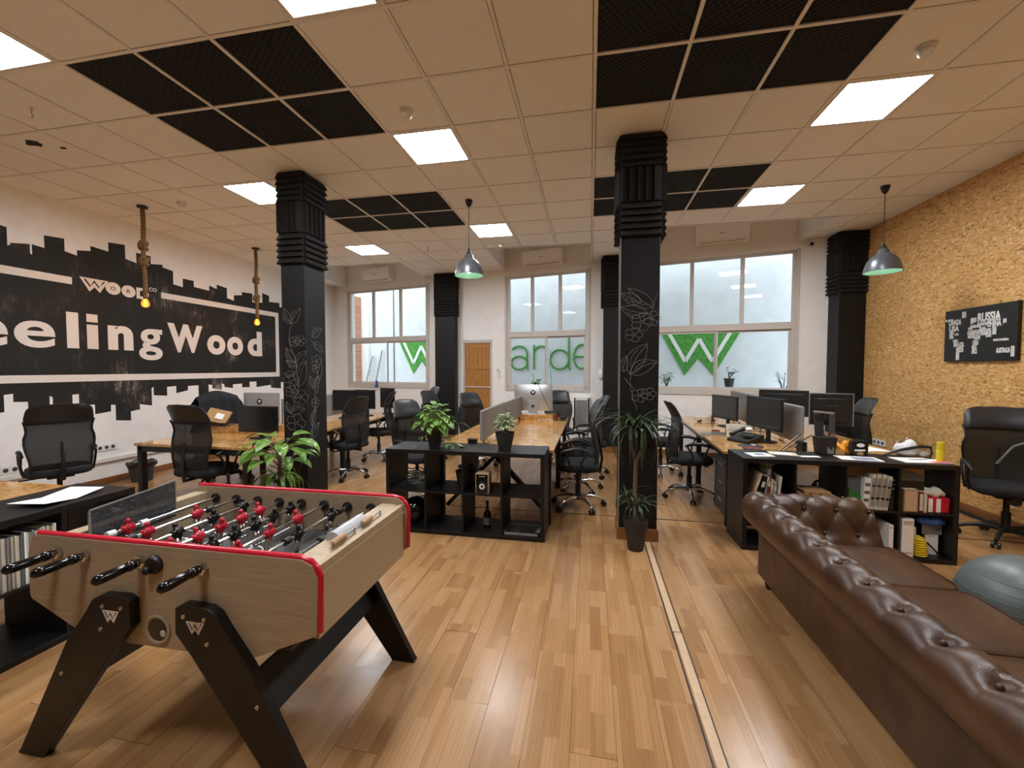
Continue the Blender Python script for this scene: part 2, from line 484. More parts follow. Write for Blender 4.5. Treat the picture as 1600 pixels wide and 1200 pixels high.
def glyph(txt, offset=0.0, res=6):
    """2-D outline mesh of a string in Blender's own font, normalised to a unit box"""
    cu = bpy.data.curves.new('t', 'FONT'); cu.body = txt; cu.size = 1; cu.offset = offset; cu.resolution_u = res
    o = bpy.data.objects.new('t', cu); C.objects.link(o)
    dg = bpy.context.evaluated_depsgraph_get(); dg.update()
    me = bpy.data.meshes.new_from_object(o.evaluated_get(dg))
    vs = [(v.co.x, v.co.y) for v in me.vertices]; fs = [tuple(p.vertices) for p in me.polygons]
    bpy.data.objects.remove(o); bpy.data.curves.remove(cu); bpy.data.meshes.remove(me)
    x0 = min(v[0] for v in vs); x1 = max(v[0] for v in vs); y0 = min(v[1] for v in vs); y1 = max(v[1] for v in vs)
    return [((x-x0)/(x1-x0), (y-y0)/(y1-y0)) for x, y in vs], fs
def letter(mb, txt, a0, a1, b0, b1, fn, offset=0.0, depth=.004):
    """writes txt into the box a0..a1, b0..b1; fn(a, b, d) gives the 3-D point, d = height above the surface"""
    vs, fs = glyph(txt, offset)
    n = len(vs)
    P = [fn(a0+(a1-a0)*x, b0+(b1-b0)*y, depth) for x, y in vs]
    Q = [fn(a0+(a1-a0)*x, b0+(b1-b0)*y, 0) for x, y in vs]
    from collections import Counter
    ed = Counter()
    for f in fs:
        for i in range(len(f)): ed[frozenset((f[i], f[(i+1) % len(f)]))] += 1
    side = [tuple(e) for e, c in ed.items() if c == 1]
    mb.add(P+Q, fs + [(a, b, b+n, a+n) for a, b in side])

# ---------------------------------------------------------------- floor
floor = struct(MB().box(XL-.1, XR+.1, YB-.1, 9.9, -.12, -.014).build('floor', 'darkbrown'))
PW, PL = .1935, 1.285
pm = MB().box(-PW/2+.0007, PW/2-.0007, -PL/2+.0007, PL/2-.0007, -.0135, 0).mesh('plank'); pm.materials.append(MT['laminate'])
rest = MB()
nx = int((XR-XL)/PW)
for i in range(nx):
    x = XL + .06 + PW*(i+.5)
    if .44 < x-PW/2 < .56 or .44 < x+PW/2 < .56: pass
    off = (i*.37 % 1)*PL + random.uniform(-.06, .06)
    y = YB - off + PL/2 + .05
    while y - PL/2 < wally(x)-.05:
        a, b = max(y-PL/2, YB+.01), min(y+PL/2, wally(x)-.03)
        vis = abs(x) < 1.5*max(y+PL/2, .3) + .6
        if a >= y-PL/2-1e-6 and b >= y+PL/2-1e-6 and .75 < y+PL/2 and y-PL/2 < 5.2 and vis:
            o = bpy.data.objects.new('plank', pm); C.objects.link(o); o.parent = floor
            o.location = (x, y, random.uniform(-.0006, .0006))
            o.rotation_euler = (random.uniform(-.002, .002), random.gauss(0, .004), 0)
        elif b-a > .05:
            rest.box(x-PW/2+.0007, x+PW/2-.0007, a+.0007, b-.0007, -.0135, random.uniform(-.0006, 0))
        y += PL
o = rest.build('distant_planks', 'laminate', floor); o['kind'] = 'stuff'
# narrow threshold strip and cross joint in the floor
struct(MB().box(.497, .541, 2.56, 3.86, -.002, .005).build('trim_1', 'bamboo', bevel=.002))
struct(MB().box(.502, .546, -.5, 2.552, -.002, .006).build('trim_2', 'bamboo', bevel=.002))
gp = MB(); gp.box(.488, .4965, -.5, 3.87, -.002, .0016); gp.box(.5465, .553, -.5, 3.87, -.002, .0016); gp.box(.497, .546, 2.551, 2.561, -.002, .0016)
struct(gp.build('trim_4', 'darkbrown'))
struct(MB().box(-3.0, 4.05, 4.487, 4.50, -.002, .0025).build('trim_3', 'darkbrown'))

# ---------------------------------------------------------------- ceiling
YA, YF, YG = Y0+T*7, Y0+T*8, Y0+T*9      # where the hung ceiling ends in the right, middle and left bay
regions = [  # hung ceiling: x0, x1, y0, y1 (None = up to the back wall)
    (XL, XR, YB, YA), (XL, X0, YA, YF), (XL, -1.82, YF, YG),
    (XL, -6.11, YG, None), (-3.70, -1.82, YG, None), (X0, .56, YA, None), (3.33, XR, YA, None)]
ceiling = struct(MB().box(XL-.1, XR+.1, YB-.1, 9.9, ZR, ZR+.1).build('ceiling', 'plaster'))
FOAM = {(i, j) for i in range(-6, -3) for j in (0, 1, 4, 5)} | {(i, j) for i in range(0, 3) for j in (0, 1, 4, 5)}
LIGHTS = [(-3, 2), (-3, -1), (-7, -1), (3, 2), (-7, 3), (-7, 7), (-3, 6), (3, 5),
          (-3, -4), (3, -1)]  # this last pair is unseen, added to brighten the near part of the room
bars = MB(); far = MB(); HB = .012
tiles = {}
for (x0, x1, ya, yb) in regions:
    for i in range(-12, 9):
        for j in range(-10, 14):
            cx0, cx1 = max(x0, X0+T*i), min(x1, X0+T*(i+1)); cy0, cy1 = max(ya, Y0+T*j), Y0+T*(j+1)
            if cx1-cx0 < .02 or cy1-cy0 < .02: continue
            ylim = [yb if yb is not None else wally(cx0), yb if yb is not None else wally(cx1)]
            if cy0 > max(ylim)-.02: continue
            e = [min(cy1, ylim[0]), min(cy1, ylim[1])]
            if min(e)-cy0 < .02: continue
            # grid bars round the cell (half widths)
            z0, z1 = ZC, ZC+.02
            if abs(cx0-(X0+T*i)) < 1e-6: bars.box(cx0-HB, cx0+HB, cy0, e[0], z0, z1)
            if abs(cy0-(Y0+T*j)) < 1e-6: bars.box(cx0+HB, cx1-HB, cy0-HB, cy0+HB, z0, z1)
            if (i, j) in LIGHTS: continue
            g = HB+.005
            a0 = cx0 + (g if abs(cx0-(X0+T*i)) < 1e-6 else 0); a1 = cx1 - (g if abs(cx1-(X0+T*(i+1))) < 1e-6 else 0)
            b0 = cy0 + (g if abs(cy0-(Y0+T*j)) < 1e-6 else 0)
            e = [min(v, cy1-g) for v in e]
            if (i, j) in FOAM:
                o = MB().box(a0-.003, a1+.003, b0-.003, e[0]+.003, ZC+.008, ZC+.04).build('acoustic_panel', 'foam', ceiling); continue
            vs = [(a0, b0), (a1, b0), (a1, e[1]), (a0, e[0])]
            mbx = MB().add([(x, y, ZC+.004) for x, y in vs]+[(x, y, ZC+.018) for x, y in vs],
                           [(3, 2, 1, 0), (4, 5, 6, 7), (0, 1, 5, 4), (1, 2, 6, 5), (2, 3, 7, 6), (3, 0, 4, 7)])
            if cy0 > 1.0: mbx.build('ceiling_tile', 'tile', ceiling)
            else: far.add(mbx.v, mbx.f)
# fascias that close the step up to the raised ceiling
fas = MB()
def fascia(x0, y0, x1, y1):
    d = Vector((x1-x0, y1-y0, 0)); n = Vector((-d.y, d.x, 0)).normalized()*.02
    fas.add([(x0, y0, ZC-.004), (x1, y1, ZC-.004), (x1, y1, ZR), (x0, y0, ZR), (x0+n.x, y0+n.y, ZC-.004), (x1+n.x, y1+n.y, ZC-.004), (x1+n.x, y1+n.y, ZR), (x0+n.x, y0+n.y, ZR)],
            [(0, 1, 2, 3), (7, 6, 5, 4), (0, 4, 5, 1), (1, 5, 6, 2), (2, 6, 7, 3), (3, 7, 4, 0)])
for xa, xb, yf in ((-6.11, -3.70, YG), (-1.82, X0, YF), (.56, 3.33, YA)):
    fascia(xa, yf, xb, yf); fascia(xa, wally(xa), xa, yf); fascia(xb, yf, xb, wally(xb))
b = bars.build('ceiling_grid', 'grid', ceiling)
far.build('distant_ceiling_tiles', 'tile', ceiling)['kind'] = 'stuff'
fas.build('ceiling_fascia', 'plaster', ceiling)

# lit ceiling lights
LL = {(-3, 2): 'square lit ceiling light directly beyond the smoke detector near the middle of the ceiling',
      (-3, -1): 'square lit ceiling light cut by the top edge, touching the left black panel group',
      (-7, -1): 'square lit ceiling light cut by the left edge of the photo',
      (3, 2): 'large square lit ceiling light beside the right black panel group, nearest the wood wall',
      (-7, 3): 'square lit ceiling light half hidden behind the flowered left column',
      (-7, 7): 'small far square ceiling light above the left window and its air conditioner',
      (-3, 6): 'small far square ceiling light just behind the grey pendant cord in the middle',
      (3, 5): 'square lit ceiling light in front of the right air conditioner'}
for k, (i, j) in enumerate(LIGHTS):
    x, y = X0+T*(i+.5), Y0+T*(j+.5)
    t = thing('ceiling_light', LL.get((i, j), 'added square ceiling light above the near end of the brown sofa, unseen' if i > 0 else 'added square ceiling light behind the camera, unseen'), 'light', (x, y, ZC), 0,
              'square ceiling lights')
    h = T/2-HB-.002
    f = MB()
    for s in (-1, 1):
        f.box(s*h, s*(h-.02), -h, h, .0, .03); f.box(-h+.02, h-.02, s*h, s*(h-.02), .0, .03)
    f.box(-h+.001, h-.001, -h+.001, h-.001, .0225, .0299)
    f.build('frame', 'white', t)
    MB().box(-h+.02, h-.02, -h+.02, h-.02, .012, .022).build('diffuser', 'panel', t)

# ---------------------------------------------------------------- walls
wl = struct(MB().box(XL-.12, XL, YB, 9.9, 0, ZR).build('wall_left', 'plaster'))
struct(MB().box(XL, XR, YB-.12, YB, 0, ZR).build('wall_rear', 'rearwall'))
wr = struct(MB().box(XR+.02, XR+.14, YB, 7.6, 0, ZR).build('wall_right', 'plaster'))
for k in range(9):
    a = 7.39-1.22*(k+1); b = 7.39-1.22*k
    MB().box(XR, XR+.018, max(a, YB)+.001, b-.001, 0, ZR).build('osb_panel', 'osb', wr)

def onback(o):      # everything of the back wall shares its frame: x along the wall, y outwards
    o.location = (0, 8.29, 0); o.rotation_euler = (0, 0, WROT); return o
NN = math.hypot(1, .22)
WIN = [(-6.04*NN, -3.72*NN, 'window_1', [(-5.28*NN), (-4.48*NN)], -4.88*NN),
       (-1.745*NN, -.055*NN, 'window_2', [-1.195*NN, -.612*NN], -.897*NN),
       (1.03*NN, 3.30*NN, 'window_3', [1.772*NN, 2.547*NN], 2.165*NN)]
ZS, ZT = 1.17, 3.52
wb = MB()
xs = [XL*NN-.15] + [v for w in WIN for v in w[:2]] + [XR*NN+.1]
DO = (-2.80*NN, -2.09*NN, 2.19)
for a, b in zip(xs[::2], xs[1::2]):
    if a < DO[0] < b:
        wb.box(a, DO[0], 0, .2, 0, ZR); wb.box(DO[1], b, 0, .2, 0, ZR); wb.box(DO[0], DO[1], 0, .2, DO[2], ZR)
    else: wb.box(a, b, 0, .2, 0, ZR)
for w in WIN:
    wb.box(w[0], w[1], 0, .2, 0, ZS); wb.box(w[0], w[1], 0, .2, ZT, ZR)
struct(onback(wb.build('wall_back', 'plaster')))
def window(x0, x1, name, splits, low):
    w = MB(); F = .05; y0, y1 = .0, .06
    w.box(x0, x0+F, y0, y1, ZS, ZT); w.box(x1-F, x1, y0, y1, ZS, ZT)
    w.box(x0, x1, y0, y1, ZS, ZS+F); w.box(x0, x1, y0, y1, ZT-F, ZT)
    w.box(x0-.05, x1+.05, -.018, 0, ZS-.06, ZS); w.box(x0-.05, x0, -.018, 0, ZS, ZT+.02); w.box(x1, x1+.05, -.018, 0, ZS, ZT+.02)
    w.box(x0+F, x1-F, y0-.01, y1, 2.235, 2.35)
    o = onback(struct(w.build(name, 'whiteframe', bevel=.004)))
    for s in splits: MB().box(s-.033, s+.033, .005, .055, 2.35, ZT-F).build('mullion', 'whiteframe', o, bevel=.003)
    e = [x0+F] + [v for s in splits for v in (s-.033, s+.033)] + [x1-F]
    for a, b in zip(e[::2], e[1::2]): MB().box(a, b, .028, .032, 2.35, ZT-F).build('pane', 'glass', o)
    for (a, b, yy) in ((x0+F, low+.03, .012), (low-.03, x1-F, .038)):
        s = MB(); g = .032
        s.box(a, a+g, yy, yy+.02, ZS+F, 2.235); s.box(b-g, b, yy, yy+.02, ZS+F, 2.235)
        s.box(a+g, b-g, yy, yy+.02, ZS+F, ZS+F+g); s.box(a+g, b-g, yy, yy+.02, 2.235-g, 2.235)
        sh = s.build('sliding_sash', 'whiteframe', o)
        MB().box(a+g, b-g, yy+.008, yy+.012, ZS+F+g, 2.235-g).build('pane', 'glass', sh)
    return o
for w in WIN: window(*w)

# plank door in the back wall
d = MB()
d.box(DO[0], DO[0]+.045, -.015, .1, 0, DO[2]); d.box(DO[1]-.045, DO[1], -.015, .1, 0, DO[2]); d.box(DO[0], DO[1], -.015, .1, DO[2]-.045, DO[2]+.02)
dr = onback(struct(d.build('door_1', 'whiteframe', bevel=.003)))
a, b = DO[0]+.05, DO[1]-.05
nb = 6; w = (b-a)/nb
for k in range(nb):
    MB().box(a+k*w+.002, a+(k+1)*w-.002, .012, .04, .01, DO[2]-.05).build('plank', 'pine', dr, bevel=.003)
for z0, z1 in ((1.56, 1.66), (.28, .38), (2.03, 2.12)):
    MB().box(a+.01, b-.01, -.002, .012, z0, z1).build('ledge', 'pine', dr, bevel=.003)
MB().box(a, b, -.008, .012, 1.16, 1.185).build('rail', 'whiteframe', dr)

# skirting boards
struct(MB().box(XL, XL+.016, YB, 9.6, 0, .085).build('baseboard_left', 'wicker'))
k = MB()
for a, b in ((XL*NN, DO[0]), (DO[1], XR*NN)): k.box(a, b, -.016, 0, 0, .085)
onback(struct(k.build('baseboard_back', 'wicker')))
struct(MB().box(XR-.016, XR, YB, 7.3, 0, .085).build('baseboard_right', 'wicker'))
# cable duct along the left wall
t = thing('cable_duct', 'white plastic cable duct running low along the left wall', 'cable duct', (XL, 0, .33))
MB().box(0, .035, 1.5, 9.0, -.03, .03).build('duct_body', 'white', t, bevel=.004)
MB().box(.035, .039, 1.5, 9.0, -.022, .022).build('duct_lid', 'white', t)

# ---------------------------------------------------------------- painted mural with lettering on the left wall
TOPS = [(1.5,1.8,3.1),(1.8,2.05,3.25),(2.05,2.3,3.02),(2.3,2.6,3.2),(2.6,2.82,3.05),(2.82,3.05,3.28),(3.05,3.3,3.08),(3.3,3.6,3.198),(3.6,3.635,2.987),(3.633,3.793,3.033),(3.789,3.818,2.939),(3.82,3.932,3.047),(3.935,4.124,3.204),(4.117,4.259,3.048),(4.26,4.409,3.121),(4.41,4.616,3.194),(4.619,4.82,3.325),(4.812,4.972,3.13),(4.975,5.167,3.269),(5.162,5.341,3.168),(5.339,5.503,3.135),(5.494,5.666,2.91),(5.669,5.85,3.042),(5.846,6.143,2.937),(6.144,6.293,3.004),(6.293,6.492,3.054),(6.485,6.645,2.854),(6.647,6.828,2.957),(6.831,7.068,3.04),(7.06,7.324,2.893),(7.328,7.499,3.09),(7.494,7.786,2.963),(7.786,8.0,2.88),(8.0,8.2,2.98)]
BOTS = [(1.5,1.75,1.05),(1.75,2.0,1.2),(2.0,2.2,.95),(2.2,2.5,1.15),(2.5,2.8,1.0),(2.8,3.0,1.22),(3.0,3.25,.98),(3.25,3.514,1.067),(3.521,3.6,1.285),(3.6,3.731,1.19),(3.725,3.916,.985),(3.925,3.959,1.232),(3.955,4.144,1.103),(4.149,4.225,1.246),(4.221,4.398,1.101),(4.394,4.573,.977),(4.577,4.646,1.075),(4.639,4.823,.841),(4.828,4.947,.969),(4.949,5.119,1.038),(5.127,5.162,1.296),(5.158,5.352,1.163),(5.356,5.51,1.296),(5.507,5.695,1.203),(5.698,5.897,1.294),(5.891,6.071,1.094),(6.077,6.155,1.295),(6.153,6.329,1.214),(6.332,6.398,1.3),(6.397,6.568,1.231),(6.57,6.785,1.289),(6.784,6.953,1.22),(6.957,7.134,1.322),(7.131,7.51,1.226),(7.509,7.781,1.168),(7.781,8.05,1.28),(8.05,8.2,1.2)]
pa = MB()
def wallpt(a, b, dd): return (XL+dd, a, b)
for n, lst in enumerate((TOPS, BOTS)):
    for k, (a, b, z) in enumerate(lst):
        m, q = 2.0, z
        dz = random.uniform(-.02, .02)
        dpt = .0012 + .0002*(k % 3) + .00008*n
        a, b = a-.004, b+.004
        pts = [(a, m), (b, m), (b, q+dz), (a, q-dz)]
        pa.add([(XL+dpt, y, zz) for y, zz in pts]+[(XL, y, zz) for y, zz in pts], [(0, 1, 2, 3), (0, 4, 5, 1), (1, 5, 6, 2), (2, 6, 7, 3), (3, 7, 4, 0)])
pa.build('painted_mural', 'mural', wl)
bd = MB()
for y0, y1, z0, z1 in ((2.4, 4.19, 2.655, 2.745), (5.31, 7.75, 2.665, 2.755), (7.66, 7.75, 1.41, 2.665), (2.4, 7.66, 1.41, 1.50)):
    bd.box(XL, XL+.004, y0, y1, z0, z1)
bd.build('painted_border', 'muralwhite', wl)
def poly(mb, pts, fn, d=.004):
    n = len(pts); mb.add([fn(a, b, d) for a, b in pts]+[fn(a, b, 0) for a, b in pts], [tuple(range(n))]+[(k, (k+1) % n, n+(k+1) % n, n+k) for k in range(n)])
for ch, y0, y1, z0, z1 in (('e', 3.12, 3.575, 1.82, 2.155), ('e', 3.625, 4.0, 1.83, 2.15), ('l', 4.115, 4.24, 1.84, 2.30), ('i', 4.33, 4.455, 1.84, 2.30), ('n', 4.57, 4.89, 1.84, 2.18), ('g', 4.965, 5.305, 1.705, 2.175),
                           ('W', 5.39, 5.985, 1.84, 2.30), ('o', 6.07, 6.43, 1.825, 2.17), ('o', 6.47, 6.82, 1.825, 2.17), ('d', 6.93, 7.285, 1.825, 2.31)):
    m = MB()
    if ch in 'li':
        for b0, b1 in (((z0, z1),) if ch == 'l' else ((z0, z0+.32), (z0+.355, z1))): poly(m, [(y0, b0), (y1, b0), (y1, b1), (y0, b1)], wallpt)
    else: letter(m, ch, y0, y1, z0, z1, wallpt, {'e': .018, 'g': .022, 'W': .05}.get(ch, .045))
    m.build('letter', 'muralwhite', wl, fix=False)
def wlogo(mb, P, d):
    """the layered W mark in unit box coordinates: wide top, two points below, an inner stroke left open"""
    outer = [(0, 1), (1, 1), (.68, 0), (.5, .38), (.32, 0)]
    return outer
def wmark(name, parent, a0, a1, b0, b1, fn, light='muralwhite', dark='foamplain'):
    P = lambda q: [(a0+(a1-a0)*x, b0+(b1-b0)*y) for x, y in q]
    m = MB(); poly(m, P([(0, 1), (1, 1), (.68, 0), (.5, .36), (.32, 0)]), fn, .004); o = m.build(name, light, parent, fix=False)
    m = MB()
    for q in ([(.13, .9), (.2, .9), (.37, .42), (.335, .33)], [(.335, .33), (.37, .42), (.53, .80), (.49, .88)], [(.49, .72), (.49, .88), (.665, .42), (.64, .33)], [(.64, .33), (.665, .42), (.88, .9), (.81, .9)]):
        poly(m, P(q), fn, .0046)
    m.build('inner_stroke', dark, o, fix=False)
    return o
wmark('logo', wl, 4.27, 4.60, 2.60, 2.775, wallpt)
def disc(a, b, ra, rb, n=24): return [(a+ra*math.cos(2*PI*k/n), b+rb*math.sin(2*PI*k/n)) for k in range(n)]
m = MB(); poly(m, disc(4.655, 2.69, .092, .085), wallpt); lo = m.build('letter', 'muralwhite', wl, fix=False)
m = MB(); letter(m, 'O', 4.625, 4.685, 2.665, 2.715, wallpt, .01, .0048); m.build('small_letter', 'foamplain', lo, fix=False)
m = MB(); poly(m, disc(4.85, 2.685, .092, .085), wallpt); lo = m.build('letter', 'muralwhite', wl, fix=False)
m = MB(); letter(m, 'R', 4.825, 4.875, 2.66, 2.71, wallpt, .01, .0048); m.build('small_letter', 'foamplain', lo, fix=False)
m = MB(); letter(m, 'D', 4.955, 5.125, 2.605, 2.765, wallpt, .05); m.build('letter', 'muralwhite', wl, fix=False)
m = MB(); letter(m, 'CO', 5.135, 5.245, 2.745, 2.80, wallpt, .02); m.build('small_letter', 'muralwhite', wl, fix=False)

# ---------------------------------------------------------------- black columns
def ridge(mb, o, u, v, w, L, H, n, depth):
    """saw-tooth foam panel: o corner, u along, v up, w out of the wall"""
    o, u, v, w = map(Vector, (o, u, v, w))
    for k in range(n):
        a, b = H*k/n, H*(k+1)/n
        q = [(a, .012), (a+.004, depth), (b-.002, .016), (b-.002, 0), (a, 0)]
        pts = [o+v*p+w*d for p, d in q]+[o+v*p+w*d+u*L for p, d in q]
        m = len(q); mb.add(pts, [tuple(range(m-1, -1, -1)), tuple(range(m, 2*m))]+[(i, (i+1) % m, m+(i+1) % m, m+i) for i in range(m)])
def column(x0, x1, y0, y1, ztop, faces, foamz, base=True, mat='column'):
    o = struct(MB().box(x0, x1, y0, y1, 0, ztop).build('pillar', mat, bevel=.006))
    if base:
        MB().box(x0-.014, x1+.014, y0-.014, y1+.014, 0, .11).build('skirting', 'wicker', o, bevel=.003)
    for f in faces:
        h = (ztop-foamz)/3
        for k in range(3):
            z = foamz+h*k; mb = MB()
            if f == 's': oo, u, w, L = (x0-.005, y0, z), (1, 0, 0), (0, -1, 0), x1-x0+.01
            if f == 'w': oo, u, w, L = (x0, y1+.005, z), (0, -1, 0), (-1, 0, 0), y1-y0+.01
            if f == 'e': oo, u, w, L = (x1, y0-.005, z), (0, 1, 0), (1, 0, 0), y1-y0+.01
            if f == 'n': oo, u, w, L = (x1, y1, z), (-1, 0, 0), (0, 1, 0), x1-x0
            if k == 1: # middle panel has upright ribs
                a = Vector(oo); uu = Vector(u)
                ridge(mb, a, (0, 0, 1), uu, w, h-.006, L, 5, .05)
            else: ridge(mb, oo, u, (0, 0, 1), w, L, h-.006, 5, .05)
            mb.build('foam_panel', 'foamplain', o)
    return o
cl = column(-3.28, -3.0, 3.95, 4.30, ZC, 'swe', 2.70)
cr = column(.267, .607, 3.90, 4.20, ZC, 'swe', 2.765)
cb1 = column(-3.39, -2.93, 8.72, 9.3, ZC, 'se', 2.74)
cb2 = column(.24, .60, 7.92, 8.3, ZC, 'sw', 2.74)
cb3 = column(3.73, XR-.005, 7.18, 7.75, ZC, 'sw', 2.74)
# pale strip added as the window light on the right column's left face
MB().box(.258, .268, 3.893, 3.905, .11, 2.76).build('lit_edge', 'silverplastic', cr)

# chalk drawings of flowers: thin chalk strokes on the two front columns
def chalk_paths(kind, a, b, s, rot=0):
    P = []
    c, sn = math.cos(rot), math.sin(rot)
    def T_(x, y): return (a+s*(x*c-y*sn), b+s*(x*sn+y*c))
    if kind == 'leaf':
        for sg in (1, -1): P.append([T_(t, sg*.24*math.sin(PI*t**.8)+.06*math.sin(PI*t)) for t in [k/10 for k in range(11)]])
        P.append([T_(.96*t, .06*math.sin(PI*t)) for t in [k/6 for k in range(7)]])
        P.append([T_(t, .03+.16*math.sin(PI*(t-.15)/.7)) for t in [.2+.5*k/5 for k in range(6)]])
    if kind == 'flower':
        s *= 1.25
        P.append([T_((.74+.26*abs(math.cos(2.5*th))+.05*math.sin(13*th))*math.cos(th), .82*(.74+.26*abs(math.cos(2.5*th))+.05*math.cos(11*th))*math.sin(th)) for th in [2*PI*q/40 for q in range(41)]])
        for k in range(5):
            th = 2*PI*k/5+PI/5
            P.append([T_(.2*math.cos(th), .17*math.sin(th)), T_(.45*math.cos(th+.1), .4*math.sin(th+.1)), T_(.74*math.cos(th), .6*math.sin(th))])
        P.append([T_(.17*math.cos(t), .13*math.sin(t)) for t in [2*PI*k/10 for k in range(11)]])
    return P
def chalk(parent, items, stems, fn):
    m = MB()
    for it in items:
        for p in chalk_paths(*it): m.tube([fn(a, b) for a, b in p], .0017, 4)
    for st in stems:
        q = []
        for i in range(len(st)-1):
            for k in range(5):
                t = k/5; q.append((st[i][0]+(st[i+1][0]-st[i][0])*t+.006*math.sin(3*t*PI), st[i][1]+(st[i+1][1]-st[i][1])*t))
        q.append(st[-1]); m.tube([fn(a, b) for a, b in q], .0017, 4)
    return m.build('chalk_drawing', 'chalk', parent)
chalk(cl, [('leaf', -3.165, 2.06, .19, 2.05), ('leaf', -3.165, 2.06, .2, .95), ('flower', -3.135, 1.87, .055), ('flower', -3.06, 1.875, .055),
           ('leaf', -3.12, 1.64, .2, 2.2), ('leaf', -3.12, 1.62, .2, .85), ('leaf', -3.10, 1.60, .15, 2.7), ('leaf', -3.09, 1.38, .3, 1.25), ('leaf', -3.13, 1.53, .14, 3.2),
           ('flower', -3.19, 1.43, .075), ('flower', -3.175, 1.33, .065), ('flower', -3.07, 1.27, .08), ('leaf', -3.2, 1.1, .19, .25), ('leaf', -3.2, 1.1, .13, 1.9), ('flower', -3.13, .99, .095)],
      [[(-3.165, 2.06), (-3.20, 1.9), (-3.12, 1.66), (-3.09, 1.38), (-3.12, 1.28), (-3.18, 1.1)], [(-3.12, .9), (-3.06, .78), (-3.03, .62), (-3.1, .5), (-3.14, .3)], [(-3.05, .75), (-3.02, .9)]],
      lambda a, b: (a, 3.9492, b))
chalk(cl, [('leaf', 4.06, 1.93, .2, .5), ('leaf', 4.08, 1.86, .2, -.5), ('flower', 4.13, 1.66, .07), ('flower', 4.11, 1.58, .05), ('leaf', 4.08, 1.36, .16, 1.0), ('leaf', 4.08, 1.36, .16, 2.0), ('flower', 4.10, 1.2, .055), ('leaf', 4.03, .95, .2, 1.2), ('leaf', 4.02, .8, .22, .9)],
      [[(4.15, 1.55), (4.09, 1.35), (4.1, 1.2), (4.03, .9), (4.0, .6)], [(4.03, 1.9), (4.2, 1.75), (4.22, 1.55), (4.12, 1.3)]],
      lambda a, b: (-2.9992, a, b))
chalk(cr, [('leaf', .55, 2.13, .28, 2.45), ('leaf', .45, 2.18, .2, 2.7), ('leaf', .5, 2.08, .24, 2.9), ('flower', .455, 2.0, .08), ('flower', .54, 2.03, .065), ('flower', .385, 1.885, .065), ('leaf', .35, 1.53, .32, 1.05), ('leaf', .36, 1.53, .26, .45), ('leaf', .30, 1.55, .15, 1.4), ('flower', .44, 1.335, .06), ('flower', .52, 1.35, .055)],
      [[(.55, 2.13), (.53, 2.04)], [(.55, 2.13), (.58, 2.25)], [(.36, 1.53), (.36, 1.4), (.42, 1.2)], [(.30, 1.5), (.4, 1.38)]],
      lambda a, b: (a, 3.8992, b))

# ---------------------------------------------------------------- the yard behind the windows
def yard(o): o.location = (-.645/NN, 8.29+.645*.22/NN, 0); o.rotation_euler = (0, 0, WROT); return o
yard(struct(MB().box(-14, 9, .2, 3.1, -.2, -.02).build('yard_ground', 'plantgrow')))
gw = yard(struct(MB().box(-7.55, 9, 3.0, 3.2, -.02, 5.3).build('garden_wall', 'plantgrow')))
yard(struct(MB().box(-8.32, -7.85, 2.6, 3.0, -.02, 4.0).build('brick_pier', 'brick')))
yard(struct(MB().box(-8.95, -8.32, .2, 3.2, -.02, 3.9).build('side_wall', 'plantgrow')))
yard(struct(MB().box(-7.85, -7.55, 2.9, 3.0, -.02, 5.0).build('white_pier', 'white')))
MB().cyl((-6.55, 2.975, 0), (-6.55, 2.975, 5.2), .014).build('drain_pipe', 'greybook', gw)
def yp(a, b, dd): return (a, 3.0-dd, b)
def turf_w(dx, label, mirror=False):
    t = yard(thing('turf_sign', label, 'sign', group='turf signs on the garden wall'))
    q = [(1.72, 2.58), (3.61, 2.58), (2.98, 1.41), (2.65, 1.83), (2.335, 1.41)]
    m = MB(); m.prism([(a+dx, b) for a, b in q], (0, 3.0, 0), (1, 0, 0), (0, 0, 1), (0, -.03, 0)); m.build('turf_panel', 'turf', t)
    s = MB(); k = [(1.97, 2.45), (2.35, 1.75), (2.65, 2.30), (2.95, 1.75), (3.33, 2.45)]
    for p, r in zip(k, k[1:]): s.bar((p[0]+dx, 2.965, p[1]), (r[0]+dx, 2.965, r[1]), .012, .085, (0, 1, 0)) if False else s.bar((p[0]+dx, 2.966, p[1]), (r[0]+dx, 2.966, r[1]), .085, .01, (0, 1, 0))
    s.build('white_stroke', 'white', t)
turf_w(0, 'green turf W sign on the garden wall, seen through the right window')
turf_w(-8.11, 'green turf W sign on the garden wall, seen through the left window')
t = yard(thing('turf_lettering', 'green turf lettering on the garden wall, seen through the middle window', 'sign'))
def stroke(mb, pts, w=.05):
    mb.tube([(a, 2.972, b) for a, b in pts], w/2, 8)
def arc(cx, cz, rx, rz, a0, a1, n=18): return [(cx+rx*math.cos(R(a0+(a1-a0)*k/n)), cz+rz*math.sin(R(a0+(a1-a0)*k/n))) for k in range(n+1)]
m = MB(); stroke(m, arc(-2.08, 1.74, .25, .19, 0, 360)); stroke(m, arc(-2.08, 2.02, .25, .2, 150, 0)+[(-1.83, 1.6), (-1.79, 1.55)]); m.build('letter', 'turf', t)
m = MB(); stroke(m, [(-1.62, 2.25), (-1.62, 1.55)]); stroke(m, arc(-1.4, 1.98, .22, .23, 180, 60)); m.build('letter', 'turf', t)
m = MB(); stroke(m, arc(-.87, 1.83, .27, .27, 0, 360)); stroke(m, [(-.6, 2.5), (-.6, 1.6), (-.55, 1.55)]); m.build('letter', 'turf', t)
m = MB(); stroke(m, [(-.46, 1.9), (-.02, 1.9)]+arc(-.24, 1.9, .22, .33, 0, 310)); m.build('letter', 'turf', t)
